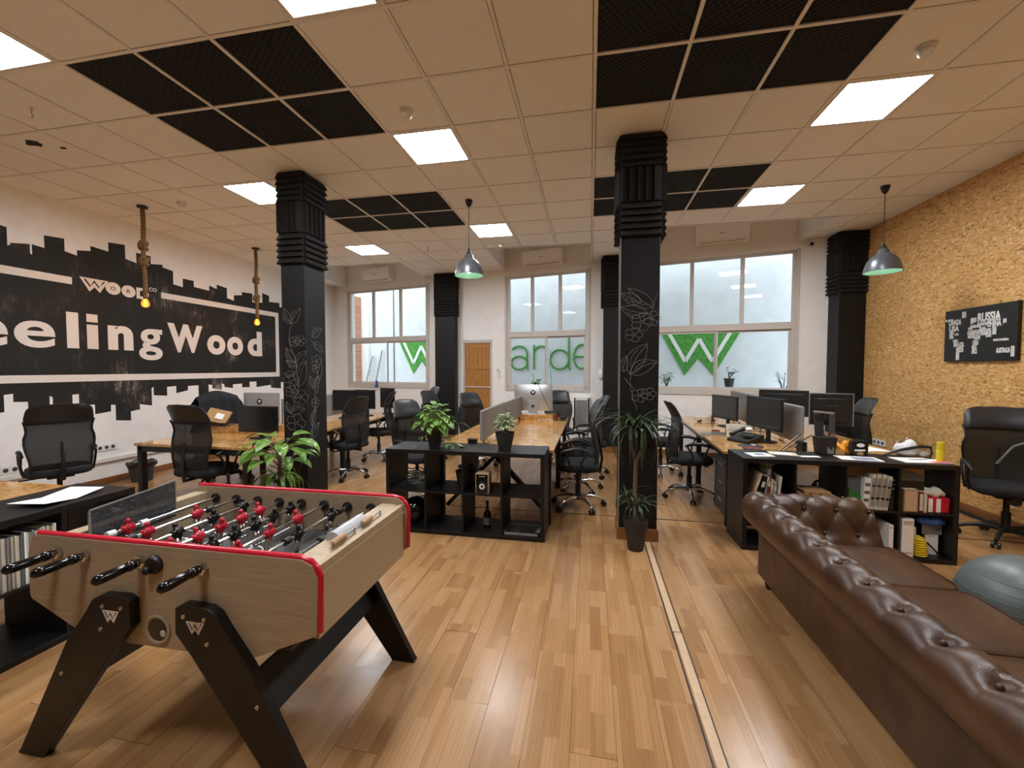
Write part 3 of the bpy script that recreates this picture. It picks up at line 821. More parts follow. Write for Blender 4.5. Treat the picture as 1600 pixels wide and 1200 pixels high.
# ladder leaning on the garden wall
t = yard(thing('ladder', 'grey wooden ladder leaning on the garden wall behind the left window', 'ladder'))
for a, b in (((-7.62, 2.45, 0), (-7.38, 2.9, 2.0)), ((-7.17, 2.45, 0), (-6.97, 2.9, 2.18))): MB().bar(a, b, .05, .03).build('rail', 'silverplastic', t)
for k in range(7):
    f = (k+.7)/7.2; MB().bar((-7.62+.24*f, 2.45+.45*f, 2.0*f), (-7.17+.2*f, 2.45+.45*f, 2.0*f), .03, .03).build('rung', 'cream', t)
# plants of the yard
def leaf_mesh(L, Wd, bend=.3, fold=.12, n=5, tip=1.0):
    def fn(u, v):
        w = Wd*math.sin(PI*min(1, max(.0, v*.93+.05))**.75)*(u-.5)
        return (w, L*v*math.cos(bend*v), L*v*math.sin(-bend*v)*.8 + abs(u-.5)*fold*Wd)
    return MB().grid(fn, 2, n)
def shrub(name, label, x, y, z, mat, nl, rad, hgt, L, potmat=None, group='potted plants in the yard', local=True, stem='bark'):
    t = thing(name, label, 'plant', group=group)
    if local: yard(t)
    if potmat:
        MB().lathe([(.0, 0), (.085, 0), (.11, .2), (.12, .2), (.115, .17), (0, .17)], 14, (x, y, z)).build('pot', potmat, t, smooth=40)
        z += .18
    me = leaf_mesh(L, L*.45).mesh('leaf'); me.materials.append(MT[mat])
    sm = MB(); 
    for k in range(max(4, nl//6)):
        th = random.uniform(0, 2*PI); rr = rad*random.uniform(.3, .9)
        top = Vector((x+rr*math.cos(th), y+rr*math.sin(th)*.6, z+hgt*random.uniform(.55, 1)))
        mid = Vector((x+rr*.4*math.cos(th), y+rr*.3*math.sin(th), z+hgt*.45))
        sm.tube([(x, y, z), mid, top], [.012, .009, .004], 5)
        for q in range(6):
            f = .35+.65*q/5; p = mid.lerp(top, max(0, (f-.4)/.6)) + Vector((random.uniform(-1, 1), random.uniform(-1, 1)*.6, random.uniform(-1, 1)))*L*.35
            o = bpy.data.objects.new('leaf', me); C.objects.link(o); o.parent = t; o.location = p
            o.rotation_euler = (random.uniform(-.5, .9), random.uniform(-.5, .5), random.uniform(0, 2*PI))
    sm.build('stem', stem, t)
    return t
shrub('potted_shrub', 'pale leafy shrub in the yard behind the silver computer', -1.34, 2.2, .55, 'leaf', 30, .3, .8, .12, 'terracotta')
shrub('potted_shrub', 'flowering shrub in the yard at the left edge of the right window', 1.95, 2.4, .95, 'leafpale', 36, .35, .35, .11, 'pot')
shrub('potted_shrub', 'small potted plant on the ledge below the right green W', 3.3, 2.75, 1.15, 'leafdark', 12, .22, .25, .08, 'pot')
shrub('potted_shrub', 'dark bare shrub in the yard at the right end of the right window', 4.3, 2.3, .85, 'leafpale', 40, .3, .5, .07, 'terracotta', stem='darkbrown')
shrub('potted_shrub', 'pink flowering plant in the yard at the left end of the left window', -7.85, 1.9, .75, 'pink', 20, .2, .35, .14, 'terracotta')
yard(struct(MB().box(1.2, 5.2, 2.65, 3.0, .0, 1.14).build('yard_ledge', 'plantgrow')))
t = yard(thing('yard_bench', 'low white bench along the garden wall behind the left window', 'bench'))
MB().box(-6.2, -4.3, 2.5, 2.9, .95, 1.05).build('seat', 'white', t, bevel=.01)
for x in (-6.0, -4.5): MB().box(x-.05, x+.05, 2.55, 2.85, -.02, .95).build('leg', 'white', t)
t = yard(thing('garden_hose', 'thin pale teal hose hanging in front of the turf letter d', 'hose'))
MB().tube([(-1.04, 2.9, 0), (-1.06, 2.9, 1.0), (-1.14, 2.92, 1.7), (-1.12, 2.93, 2.1)], .011, 6).build('hose_tube', 'teal', t, smooth=60)

# ---------------------------------------------------------------- office chairs
def super_pt(a, b, t, e=4.0):
    c, s = math.cos(t), math.sin(t)
    return (a*math.copysign(abs(c)**(2/e), c), b*math.copysign(abs(s)**(2/e), s))
def cushion(a, b, z0, z1, cx=0, cy=0, n=28, crown=.012, e=4):
    m = MB(); rings = [(.90, z0), (.985, z0+.012), (1, (z0+z1)/2), (.985, z1-.014), (.93, z1-.003), (.6, z1+crown*.7), (.25, z1+crown)]
    vs = []
    for f, z in rings: vs += [(cx+p[0]*f, cy+p[1]*f, z) for p in (super_pt(a, b, 2*PI*k/n, e) for k in range(n))]
    fs = [(i*n+k, i*n+(k+1) % n, (i+1)*n+(k+1) % n, (i+1)*n+k) for i in range(len(rings)-1) for k in range(n)]
    fs += [tuple(range(n-1, -1, -1)), tuple((len(rings)-1)*n+k for k in range(n))]
    return m.add(vs, fs)
def make_chair(label, kind='mid', base='chrome', loc=(0, 0, 0), rotz=0, group=None, name='office_chair'):
    t = thing(name, label, 'chair', loc, rotz, group)
    bm = 'chrome' if base == 'chrome' else 'plastic'
    for k in range(5):
        th = R(90+72*k+12); c, s = math.cos(th), math.sin(th)
        m = MB(); m.tube([(.03*c, .03*s, .115), (.14*c, .14*s, .125), (.24*c, .24*s, .10), (.30*c, .30*s, .072)], [.026, .022, .018, .014], 8)
        m.build('star_arm', bm, t, smooth=60)
        w = MB(); px, py = .30*c, .30*s
        for sg in (-1, 1): w.cyl((px-s*sg*.010, py+c*sg*.010, .029), (px-s*sg*.028, py+c*sg*.028, .029), .029, n=12)
        w.cyl((px, py, .03), (px, py, .075), .008, n=6)
        w.build('caster', 'plastic', t, smooth=50)
    m = MB(); m.lathe([(.045, .09), (.045, .13), (.032, .15), (.032, .27), (.022, .275), (.022, .43)], 14); m.build('gas_column', 'plastic', t, smooth=50)
    m = MB(); m.box(-.1, .1, -.12, .12, .41, .445); m.cyl((.1, .03, .425), (.29, .03, .42), .008); m.build('mechanism', 'plastic', t)
    m = MB(); m.lathe([(.0, -.03), (.035, -.03), (.042, 0), (.038, .03), (0, .035)], 14, (0, -.19, .415), 'y'); m.build('tilt_knob', bm, t, smooth=50)
    cushion(.245, .24, .445, .525).build('seat', 'fabric', t, smooth=60)
    top = 1.18 if kind == 'mid' else 1.21
    def prof(v):   # backrest centre line: y, z
        z = .50+v*(top-.50)
        y = .235 + .035*math.sin(v*PI*2+.6) - .03 + .10*v*v
        return y, z
    def half(v):
        if kind == 'mid': return .215 - .028*math.cos(v*2*PI) * (1 if v < .75 else .8)
        return .22 + .045*math.sin(max(0, (v-.15))*PI*1.1) - .03*math.exp(-((v-.62)/.1)**2)
    sp = .64 if kind == 'mid' else .70
    def surf(v0, v1, off=0, top_round=False, bot_round=0):
        def fn(u, w):
            uu = 2*u-1; v = v0+(v1-v0)*w
            h = half(v)
            if top_round and w > .6: h *= 1-.30*((w-.6)/.4)**4
            if bot_round and w < .3: v += bot_round*(uu*uu)*(1-w/.3)
            y, z = prof(v)
            return (uu*h, y-.055*(uu*uu)+off, z)
        return fn
    MB().sheet(surf(.02, sp+.03), 10, 12, .006).build('mesh_back', 'mesh', t, smooth=80)
    f = MB()
    ring = [surf(.02, 1, .004)(0, w/12) for w in range(13)]; f.tube(ring[:int(12*sp)+2], .011, 6)
    ring = [surf(.02, 1, .004)(1, w/12) for w in range(13)]; f.tube(ring[:int(12*sp)+2], .011, 6)
    f.tube([surf(.02, 1, .004)(u/8, 0) for u in range(9)], .013, 6)
    f.build('back_frame', 'plastic', t, smooth=60)
    MB().sheet(surf(sp, 1, -.012, True, .05 if kind == 'mid' else 0), 12, 10, lambda u, v: .012+.03*math.sin(PI*min(1, max(0, v)))**.5*math.sin(PI*u)**.4).build('head_pad', 'pad', t, smooth=80)
    m = MB(); m.tube([(0, .1, .425), (0, .25, .42), (0, prof(.1)[0]+.03, prof(.1)[1]), (0, prof(.45)[0]+.02, prof(.45)[1])], [.02, .02, .016, .01], 8); m.build('spine', 'plastic', t, smooth=60)
    for sg in (-1, 1):
        x = sg*.255; a = MB()
        a.tube([(sg*.2, .06, .44), (x, .05, .46), (x+sg*.02, .03, .56), (x+sg*.02, .09, .66), (x+sg*.015, .10, .69)], .012, 8)
        a.tube([(x, -.08, .46), (x+sg*.02, -.10, .58), (x+sg*.02, -.14, .675)], .011, 8)
        a.tube([(x+sg*.01, .12, .675), (x+sg*.022, .04, .705), (x+sg*.022, -.06, .705), (x+sg*.015, -.15, .682), (x+sg*.01, -.2, .65)], [.012, .021, .022, .018, .01], 8)
        a.build('armrest', 'plastic', t, smooth=60)
    return t
H = make_chair('high-backed black mesh chair near the painted wall, beyond the left edge desk', 'high', 'black', (-5.66, 3.46, 0), R(-115))
M_ = make_chair('chrome-based black mesh chair, nearest on the right side of the middle desk', 'mid', 'chrome', (-.13, 4.74, 0), R(-88))
M_['group'] = H['group'] = 'black office chairs'
G = 'black office chairs'
for src, x, y, a, lab in [
    (H, -4.09, 3.77, 177, 'black chair with its back to the camera at the front of the left desk'),
    (M_, -3.45, 5.42, -105, 'black chair with chrome base just right of the flowered left column'),
    (M_, -3.62, 6.62, -75, 'black chair with grey armrests, second beyond the left column at the left desk'),
    (M_, -2.12, 4.82, 62, 'black chair whose smooth head pad shows right behind the bushy plant on the middle shelf'),
    (M_, -2.68, 7.0, 70, 'black chair standing against the left side of the far left black pillar'),
    (M_, -1.80, 6.45, 50, 'black chair in front of the plank door, left of the grey dividers'),
    (M_, -.14, 5.42, -85, 'black chair second from the camera on the right side of the middle desk'),
    (M_, -.02, 6.2, -80, 'farthest black chair on the right side of the middle desk, near the wall heater'),
    (M_, -.55, 7.3, 4, 'black chair behind the silver computer at the window end of the middle desk'),
    (M_, 1.20, 5.33, 92, 'black chair at the left side of the right desk, just right of the dracaena column'),
    (M_, 1.05, 6.5, 88, 'black chair half hidden behind the dracaena column, farther along the right desk'),
    (H, 3.2, 5.95, -100, 'black chair behind the black monitor at the wall side of the right desk'),
    (H, 3.74, 4.50, -25, 'tall black office chair at the right edge in front of the wood wall'),
    (H, -3.25, 7.75, -50, 'black chair at the far window end of the left desk'),
]:
    copy_tree(src, (x, y, 0), R(a), lab, G)
jc = copy_tree(H, (-4.98, 4.9, 0), R(70), 'black chair under a dark jacket at the wall side of the left desk', G)
# jacket draped over that chair: a thing of its own
t = thing('jacket', 'dark blue jacket draped over a chair back by the mural wall', 'jacket', (-4.98, 4.9, 0), R(70))
def jk(u, v):
    uu = 2*u-1
    if v < .5: w = v/.5; z = .62+.62*w; y = .33+.06*w
    else: w = (v-.5)/.5; z = 1.25-.5*w; y = .185-.09*w
    if .42 < v < .58: y = .385 - (v-.42)/.16*.20
    fold = .014*math.sin(u*26+v*3)*(.4+abs(v-.5))
    wd = .32-.05*(1-abs(v-.5)*2)+.015*math.sin(v*20)
    return (uu*wd, y+fold-.05*uu*uu, z+.015*math.cos(uu*3) - .05*uu*uu)
MT['navy'] = plain('dark_navy_cloth', '#17181f', .9, sc=60, nz=.2)
MB().sheet(jk, 24, 24, .012).build('cloth', 'navy', t, smooth=80)

# ---------------------------------------------------------------- desks
def desk(label, loc, rotz, w, l, z, braces=True, legs_y=None):
    t = thing('desk', label, 'desk', loc, rotz, 'wooden desks')
    nb = 2 if l > 2.5 else 1
    for k in range(nb):
        a, b = l*k/nb, l*(k+1)/nb
        MB().box(0, w, a+.001, b-.001, z-.03, z).build('desktop', 'osbdesk', t, bevel=.004)
    f = MB(); s = .06
    for y in (.04, l-.04): f.box(.06, w-.06, y-s/2, y+s/2, z-.09, z-.031)
    for x in (.06, w-.06): f.box(x-s/2, x+s/2, .07, l-.07, z-.09, z-.031)
    f.build('frame', 'blackmetal', t)
    for y in (legs_y or ([.04, l-.04] + ([l/2] if nb == 2 else []))):
        for x in (.06, w-.06):
            MB().box(x-s/2, x+s/2, y-s/2, y+s/2, 0, z-.031).build('leg', 'blackmetal', t, bevel=.003)
    if braces:
        for sg, y in ((1, .1), (-1, l-.1)):
            m = MB(); m.bar((.1, y, .12), (w/2, y+sg*.02, z-.1), .06, .04); m.bar((w-.1, y, .12), (w/2, y+sg*.02, z-.1), .06, .04); m.box(.1, w-.1, y-.02, y+.02, .32, .37)
            m.build('brace', 'blackmetal', t)
    return t
desk('long double wooden desk on the left, standing behind the flowered column', (-4.95, 3.68, 0), 0, 1.47, 3.5, .755, False)
desk('long double wooden desk in the middle, behind the open black shelf', (-1.60, 4.10, 0), 0, 1.25, 2.75, .765)
desk('long double wooden desk on the right with the grey monitors', (1.305, 4.385, 0), -.055, 1.62, 3.1, .765, False)
desk('wooden desk at the left edge beside the black shelf with a sheet of paper', (-5.0, -.4, 0), 0, 1.49, 2.67, .752, False)

def divider(label, x, y0, y1, z, zt, rotz=0):
    t = thing('desk_divider', label, 'divider', (x, y0, z), rotz, 'grey felt desk dividers')
    l = y1-y0
    MB().box(-.018, .018, 0, l, .045, zt-z).build('felt_panel', 'greyfelt', t, bevel=.016, seg=3)
    for y in (.12, l-.12):
        m = MB(); m.box(-.012, .012, y-.03, y+.03, 0, .06); m.box(-.07, .07, y-.025, y+.025, 0, .008); m.bar((.06, y, .005), (.02, y, .07), .02, .006); m.build('bracket', 'steel', t)
    return t
divider('grey felt divider nearest the camera on the middle desk', -1.13, 4.22, 5.42, .765, 1.135)
divider('grey felt divider on the middle desk beside the silver computer', -1.11, 5.45, 6.62, .765, 1.135)
divider('grey felt divider nearest the camera on the right desk, right of a black monitor', 2.10, 4.60, 5.95, .765, 1.20, -.055)
divider('grey felt divider at the window end of the right desk', 2.18, 5.99, 7.2, .765, 1.225, -.055)
divider('grey felt divider on the left desk partly hidden by the flowered column', -4.22, 5.05, 6.85, .755, 1.16)
# post between the middle dividers
t = thing('cable_post', 'small black box on the near end of the middle desk', 'box', (-1.2, 4.14, .765))
MB().box(-.045, .045, -.03, .03, 0, .075).build('box_body', 'blackmetal', t, bevel=.004); MB().box(-.05, .05, -.035, .035, .075, .083).build('lid', 'plastic', t)

# ---------------------------------------------------------------- monitors and computers (screen looks to local -y)
def monitor(label, loc, rotz, w, h, zc, back='plastic', scr='screen', neck='plastic', tilt=0, name='monitor', foot=.24, group='computer monitors'):
    t = thing(name, label, 'monitor', loc, rotz, group)
    z0 = zc-h/2
    MB().box(-w/2, w/2, -.012, .012, z0, z0+h).build('bezel', back, t, bevel=.006)
    MB().box(-w/2+.014, w/2-.014, -.0135, -.012, z0+.022, z0+h-.014).build('screen', scr, t)
    m = MB(); m.prism([(-w*.44, .012), (w*.44, .012), (w*.25, .042), (-w*.25, .042)], (0, 0, zc-h*.36), (1, 0, 0), (0, 1, 0), (0, 0, h*.72)); m.obox((0, .046, zc), (.10, .016, .10)); m.build('rear_cover', back, t, bevel=.012)
    m = MB(); m.bar((0, .055, .012), (0, .06, zc-.02), .055, .025, (0, 1, 0)); m.build('neck', neck, t, bevel=.004)
    cushion(foot/2, .09, 0, .014, 0, .03, crown=.004, e=3).build('foot', neck, t, smooth=60)
    return t
def imac(label, loc, rotz, w=.60, h=.41, z0=.10, front=True, sticker=None):
    t = thing('computer', label, 'computer', loc, rotz, 'silver desktop computers')
    def bk(u, v):
        uu, vv = 2*u-1, 2*v-1
        d = .034*max(0, (1-abs(uu)**2.4))*max(0, (1-abs(vv)**2.4))
        return (uu*w/2, .006+d, z0+v*h)
    MB().sheet(bk, 16, 12, -.004).build('aluminium_back', 'alu', t, smooth=80)
    MB().box(-w/2, w/2, -.004, .006, z0, z0+h).build('bezel', 'alu', t, bevel=.003)
    MB().box(-w/2+.006, w/2-.006, -.0055, -.004, z0+.085, z0+h-.006).build('screen', 'screen', t)
    m = MB(); m.bar((0, .05, .006), (0, .04, z0+h*.42), .15, .008, (0, 1, 0)); m.box(-.09, .09, -.09, .08, 0, .007); m.build('stand', 'alu', t, bevel=.003)
    m = MB(); m.lathe([(0, 0), (.026, 0), (.026, .004), (0, .004)], 20, (0, .049, z0+.075), 'y'); m.build('cable_hole', 'darkgrey', t)
    if sticker:
        m = MB(); zc = z0+h*.70; m.lathe([(0, 0), (.042, 0), (.042, .003), (0, .003)], 24, (0, .0402, zc), 'y'); s = m.build('round_sticker', 'foamplain', t)
        fn = lambda a, b, dd: (-a, .0434+dd*.3, zc+b)
        wmark('logo', s, -.026, .026, -.02, .022, fn)
        s.children[0].parent = s
        for ch in list(s.children):
            for g in list(ch.children): g.parent = s      # keep to three levels
    return t
def riser(label, loc, w, d, h):
    t = thing('monitor_riser', label, 'riser', loc, 0, 'wooden monitor risers')
    MB().box(-w/2, w/2, -d/2, d/2, h-.018, h).build('top_board', 'osbdesk', t, bevel=.002)
    MB().box(-w/2, w/2, -d/2, -d/2+.018, 0, h-.018).build('front_board', 'osbdesk', t, bevel=.002)
    for s in (-1, 1): MB().box(s*w/2-(.018 if s > 0 else 0), s*w/2+(.018 if s < 0 else 0), -d/2+.018, d/2, 0, h-.018).build('side_board', 'osbdesk', t)
    return t
riser('low wooden riser under the silver computer on the middle desk', (-.86, 6.60, .765), .62, .26, .085)
imac('large silver computer with its back to the camera on the middle desk', (-.90, 6.62, .85), PI, .62, .42, .05, sticker=True)
riser('wooden riser carrying the box and white bottle on the left desk', (-4.42, 4.62, .755), 1.0, .26, .085)
imac('silver computer with its back to the camera behind the black monitor on the left desk', (-4.45, 4.95, .755), PI, .56, .40, .09, sticker=True)
monitor('small black monitor on a dark foot at the front right of the left desk', (-3.83, 4.2, .755), 0, .53, .31, .23)
monitor('black monitor cut by the left column, behind the small black monitor', (-3.72, 5.0, .755), R(-20), .5, .31, .32)
monitor('black monitor just right of the flowered column on the left desk', (-3.98, 6.2, .755), R(10), .42, .34, .3)
monitor('black monitor in the middle of the far row on the left desk', (-3.86, 6.6, .755), R(-15), .46, .33, .29)
monitor('narrow black monitor at the window end of the left desk', (-3.62, 6.95, .755), R(-20), .36, .36, .29)
monitor('small grey-screened monitor at the window end of the right desk', (1.86, 6.25, .765), R(-72), .56, .33, .27, 'plastic', 'screengrey')
monitor('black monitor on the right desk, in front of the nearest divider', (1.90, 5.02, .765), R(-78), .62, .35, .32, 'plastic', 'screengrey')
dm = monitor('black monitor seen from behind above the dividers of the right desk', (2.52, 6.05, .765), R(150), .56, .34, .36)
d2 = monitor('black monitor with silver edges seen from behind at the wall side of the right desk', (2.56, 5.02, .765), R(165), .38, .34, .37, 'plastic', neck='darkgrey')
m = MB(); h = .37
for s in (-1, 1): m.box(s*.192-.004, s*.192+.004, -.013, .013, h-.172, h+.172)
m.box(-.196, .196, -.013, .013, h+.17, h+.178); m.build('silver_edge', 'silverplastic', d2)

# ---------------------------------------------------------------- open black cube shelves
def cube_shelf(label, loc, rotz, w, d, h, nc, nr, depth_open=True, group='black cube shelves'):
    t = thing('cube_shelf', label, 'shelf', loc, rotz, group)
    k = .038; i = .016
    MB().box(0, w, 0, d, h-k, h).build('top_board', 'blackwood', t, bevel=.002)
    MB().box(0, w, 0, d, 0, k).build('bottom_board', 'blackwood', t, bevel=.002)
    for x in (0, w-k): MB().box(x, x+k, 0, d, k, h-k).build('side_board', 'blackwood', t, bevel=.002)
    cw = (w-2*k-(nc-1)*i)/nc; rh = (h-2*k-(nr-1)*i)/nr
    for q in range(1, nc):
        x = k+q*cw+(q-1)*i; MB().box(x, x+i, .002, d-.002, k, h-k).build('upright', 'blackwood', t)
    for q in range(1, nr):
        z = k+q*rh+(q-1)*i
        for c in range(nc): MB().box(k+c*(cw+i), k+c*(cw+i)+cw, .004, d-.004, z, z+i).build('shelf_board', 'blackwood', t)
    return t
cube_shelf('open black cube shelf in the middle with two potted plants on top', (-1.942, 3.68, 0), 0, 1.545, .42, .805, 4, 2)
cube_shelf('black cube shelf on the right, full of books, boxes and files', (1.31, 3.86, 0), 0, 1.59, .42, .805, 4, 2)
cube_shelf('black cube shelf at the left edge holding a row of magazines', (-2.985, .75, 0), PI/2, 1.47, .48, .79, 4, 2)

# ---------------------------------------------------------------- football table
ft = thing('football_table', 'pale wooden table football with red edging and black splayed legs', 'football table', (-1.60, 1.65, 0))
LX0, LX1, LY0, LY1 = -.665, .660, -.36, .36       # local extent of the cabinet
PT = 1/1.0
side = [(-.665, .63), (-.44, .53), (-.30, .50), (.30, .505), (.40, .52), (.655, .63), (.662, .84), (.640, .885), (.60, .902), (-.62, .902), (-.65, .885), (-.672, .82), (-.672, .65)]
for sg, nm in ((-1, 'front'), (1, 'rear')):
    y = sg*.36
    m = MB(); m.prism(side, (0, y-.014 if sg < 0 else y-.014, 0), (1, 0, 0), (0, 0, 1), (0, .028, 0))
    m.build('side_panel', 'beech', ft, bevel=.003)
    e = MB(); e.tube([(-.625, y, .903), (.585, y, .903), (.628, y, .893), (.652, y, .868), (.663, y, .84), (.659, y, .64)], .0125, 10)
    e.build('red_edging', 'red', ft, smooth=60)
# end walls, flat end tops, field
for sg in (-1, 1):
    x = sg*.632
    m = MB(); a, b = (x-.012, x+.012)
    m.box(a, b, -.346, .346, .60, .868); m.build('end_panel', 'beech', ft, bevel=.003)
    m = MB()
    if sg > 0: m.prism([(.52, .868), (.60, .868), (.648, .835), (.648, .82), (.52, .82)], (0, -.346, 0), (1, 0, 0), (0, 0, 1), (0, .692, 0))
    else: m.prism([(-.585, .868), (-.625, .868), (-.648, .84), (-.648, .82), (-.585, .82)], (0, -.346, 0), (1, 0, 0), (0, 0, 1), (0, .692, 0))
    m.build('end_ledge', 'beech', ft, bevel=.003)
MB().box(-.585, -.568, -.346, .346, .70, .868).build('goal_wall', 'beech', ft); MB().box(.52, .537, -.346, .346, .70, .84).build('goal_wall', 'beech', ft)
m = MB(); m.box(-.62, .62, -.346, .346, .66, .70); fld = m.build('playing_field', 'darkgrey', ft)
m = MB(); m.box(-.58, .53, -.346, .346, .54, .56); m.build('base_board', 'black', ft)
k = MB(); zl = .7008
def ln(p, q, w=.008): k.bar((p[0], p[1], zl), (q[0], q[1], zl), w, .0016)
ln((-.03, -.34), (-.03, .34)); 
for sg, ex in ((-1, -.56), (1, .515)):
    xa = ex - sg*.26
    ln((xa, -.2), (xa, .2)); ln((xa, -.2), (ex, -.2)); ln((xa, .2), (ex, .2))
    xb = ex-sg*.12; ln((xb, -.11), (xb, .11)); ln((xb, -.11), (ex, -.11)); ln((xb, .11), (ex, .11))
    for p, q in zip(arc(xa, 0, .05*-sg, .09, -90, 90, 8), arc(xa, 0, .05*-sg, .09, -90, 90, 8)[1:]): ln(p, q)
for p, q in zip(arc(-.03, 0, .1, .1, 0, 360, 20), arc(-.03, 0, .1, .1, 0, 360, 20)[1:]): ln(p, q)
k.build('white_lines', 'paper', fld)
# rods with their players
fig_body = MB()
fig_body.lathe([(0, -.03), (.014, -.027), (.018, -.012), (.020, .002), (.019, .012), (.012, .02), (.008, .024), (.011, .031), (.011, .039), (.006, .046), (0, .047)], 10)
fig_body.cyl((0, -.024, 0), (0, .024, 0), .017, n=10)
for s in (-1, 1): fig_body.ball((0, s*.023, .004), .009, (1, 1, 1.8), 8, 6)
fm = {}
for c in ('redfig', 'gloss'):
    me = fig_body.mesh('player'); me.materials.append(MT[c])
    me.polygons.foreach_set('use_smooth', [True]*len(me.polygons)); fm[c] = me
leg = MB()
for s in (-1, 1): leg.tube([(0, s*.008, -.02), (.0, s*.009, -.06), (.004, s*.009, -.088)], [.010, .008, .008], 8); leg.box(-.006, .016, s*.009-.007, s*.009+.007, -.096, -.084)
lm = leg.mesh('player_legs'); lm.materials.append(MT['steel']); lm.polygons.foreach_set('use_smooth', [True]*len(lm.polygons))
ROWS = [(1, 'redfig', True), (2, 'redfig', True), (3, 'gloss', False), (5, 'redfig', True), (5, 'gloss', False), (3, 'redfig', True), (2, 'gloss', False), (1, 'gloss', False)]
SP = {1: [0], 2: [-.12, .12], 3: [-.18, 0, .18], 5: [-.23, -.115, 0, .115, .23]}
SH = [-.12, -.02, .06, -.03, .02, -.05, .08, .0]
for n, (cnt, c, front) in enumerate(ROWS):
    x = -.508 + .1385*n; z = .838; sg = -1 if front else 1
    m = MB(); m.cyl((x, sg*.44, z), (x, -sg*.345, z), .0085, n=10)
    rod = m.build('rod', 'chrome', ft, smooth=60)
    g = MB(); g.lathe([(.011, .40), (.018, .405), (.019, .425), (.014, .43), (.0165, .44), (.018, .47), (.019, .51), (.017, .53), (.009, .538), (0, .539)], 14, (x, 0, z), 'y')
    if front: g.v = [(a, -b, d) for a, b, d in g.v]
    g.build('handle', 'gloss', rod, smooth=50)
    for s in (-1, 1):
        if s == sg: b = MB(); b.lathe([(.009, s*.374), (.022, s*.374), (.026, s*.379), (.026, s*.390), (.020, s*.396), (.009, s*.396)], 6 if s == sg else 14, (x, 0, z), 'y'); b.build('bearing', 'chrome' if s == sg else 'plastic', rod)
        b = MB(); b.lathe([(.009, s*.346), (.026, s*.346), (.026, s*.334), (.009, s*.332)], 14, (x, 0, z), 'y'); b.build('rubber_stop', 'plastic', rod)
    for y in SP[cnt]:
        yy = y + SH[n]; tilt = random.uniform(-.35, .35) + (0 if n != 7 else .5)
        for me, nm in ((fm[c], 'player'), (lm, 'player_legs')):
            o = bpy.data.objects.new(nm, me); C.objects.link(o); o.parent = rod; o.location = (x, yy, z); o.rotation_euler = (0, tilt, 0 if front else PI)
    if cnt in (1, 2):
        for y in (SP[cnt][0]+SH[n]-.07, SP[cnt][-1]+SH[n]+.07):
            MB().cyl((x, y-.016, z), (x, y+.016, z), .016, n=12).build('bumper', 'white' if n == 0 else 'plastic', rod, smooth=50)
# ball inlets in both long sides
for sg in (-1, 1):
    m = MB(); m.lathe([(0, sg*.374), (.034, sg*.374), (.036, sg*.384), (.03, sg*.392), (.018, sg*.386), (0, sg*.386)], 18, (-.03, 0, .832), 'y')
    m.ball((-.05, sg*.392, .812), .016); m.build('ball_inlet', 'plastic', ft, smooth=50)
# ball return hole
m = MB(); m.lathe([(.045, -.3755), (.06, -.3755), (.06, -.378), (.056, -.381), (.047, -.379), (.044, -.375)], 24, (-.03, 0, .575), 'y', cap=False); m.build('return_ring', 'beech', ft, smooth=50)
m = MB(); m.lathe([(0, -.3745), (.046, -.3745), (.046, -.376), (0, -.376)], 24, (-.03, 0, .575), 'y'); m.build('return_hole', 'gloss', ft)
m = MB(); m.ball((-.005, -.3755, .562), .014, (1, .3, 1)); m.build('game_ball', 'cream', ft, smooth=80)
# scorers, ball cup, acrylic screen
for y0 in (-.2, .02):
    m = MB(); m.cyl((.60, y0, .885), (.60, y0+.16, .885), .003, n=6); m.box(.596, .604, y0-.004, y0, .862, .89); m.box(.596, .604, y0+.16, y0+.164, .862, .89); r = m.build('score_rod', 'steel', ft)
    b = MB()
    for q in range(8 if y0 < 0 else 7): b.lathe([(.004, 0), (.012, .001), (.0145, .005), (.012, .009), (.004, .01)], 12, (.60, y0+.004+.0108*q, .885), 'y')
    b.build('score_beads', 'bamboo', r, smooth=60)
for y0 in (-.16, .08):
    m = MB(); m.cyl((-.67, y0, .885), (-.67, y0+.14, .885), .003, n=6); m.box(-.675, -.66, y0-.004, y0, .84, .89); m.box(-.675, -.66, y0+.14, y0+.144, .84, .89); r = m.build('score_rod', 'steel', ft)
    b = MB(); b.lathe([(.004, 0), (.013, .001), (.016, .012), (.013, .023), (.004, .024)], 12, (-.67, y0+.1, .885), 'y'); b.build('score_beads', 'bamboo', r, smooth=60)
m = MB(); m.sheet(lambda u, v: (.555+.038*math.cos(PI*(1-u)), -.13+.22*v, .858+.042*math.sin(PI*u)), 14, 4, .003)
for y in (-.13, .087): m.prism(arc(.555, .858, .036, .04, 0, 180, 12), (0, y, 0), (1, 0, 0), (0, 0, 1), (0, .003, 0))
m.build('ball_cover', 'cloudy', ft, smooth=50)
m = MB(); m.box(.53, .58, -.12, .08, .856, .864); 
for k2 in range(5): m.cyl((.532+.011*k2, -.12, .872), (.532+.011*k2, .08, .872), .004, n=8)
m.build('ball_tray', 'steel', ft, smooth=50)
m = MB(); m.prism([(-.24, .80), (.14, .80), (.14, .985), (-.24, .955)], (-.545, 0, 0), (0, 1, 0), (0, 0, 1), (-.006, 0, 0)); m.build('acrylic_screen', 'smoke', ft)
m = MB()
for p, q in zip([(-.24, .80), (-.24, .957), (.14, .987)], [(-.24, .957), (.14, .987), (.14, .80)]): m.bar((-.548, p[0], p[1]), (-.548, q[0], q[1]), .006, .008)
m.build('screen_edge', 'silverplastic', ft)
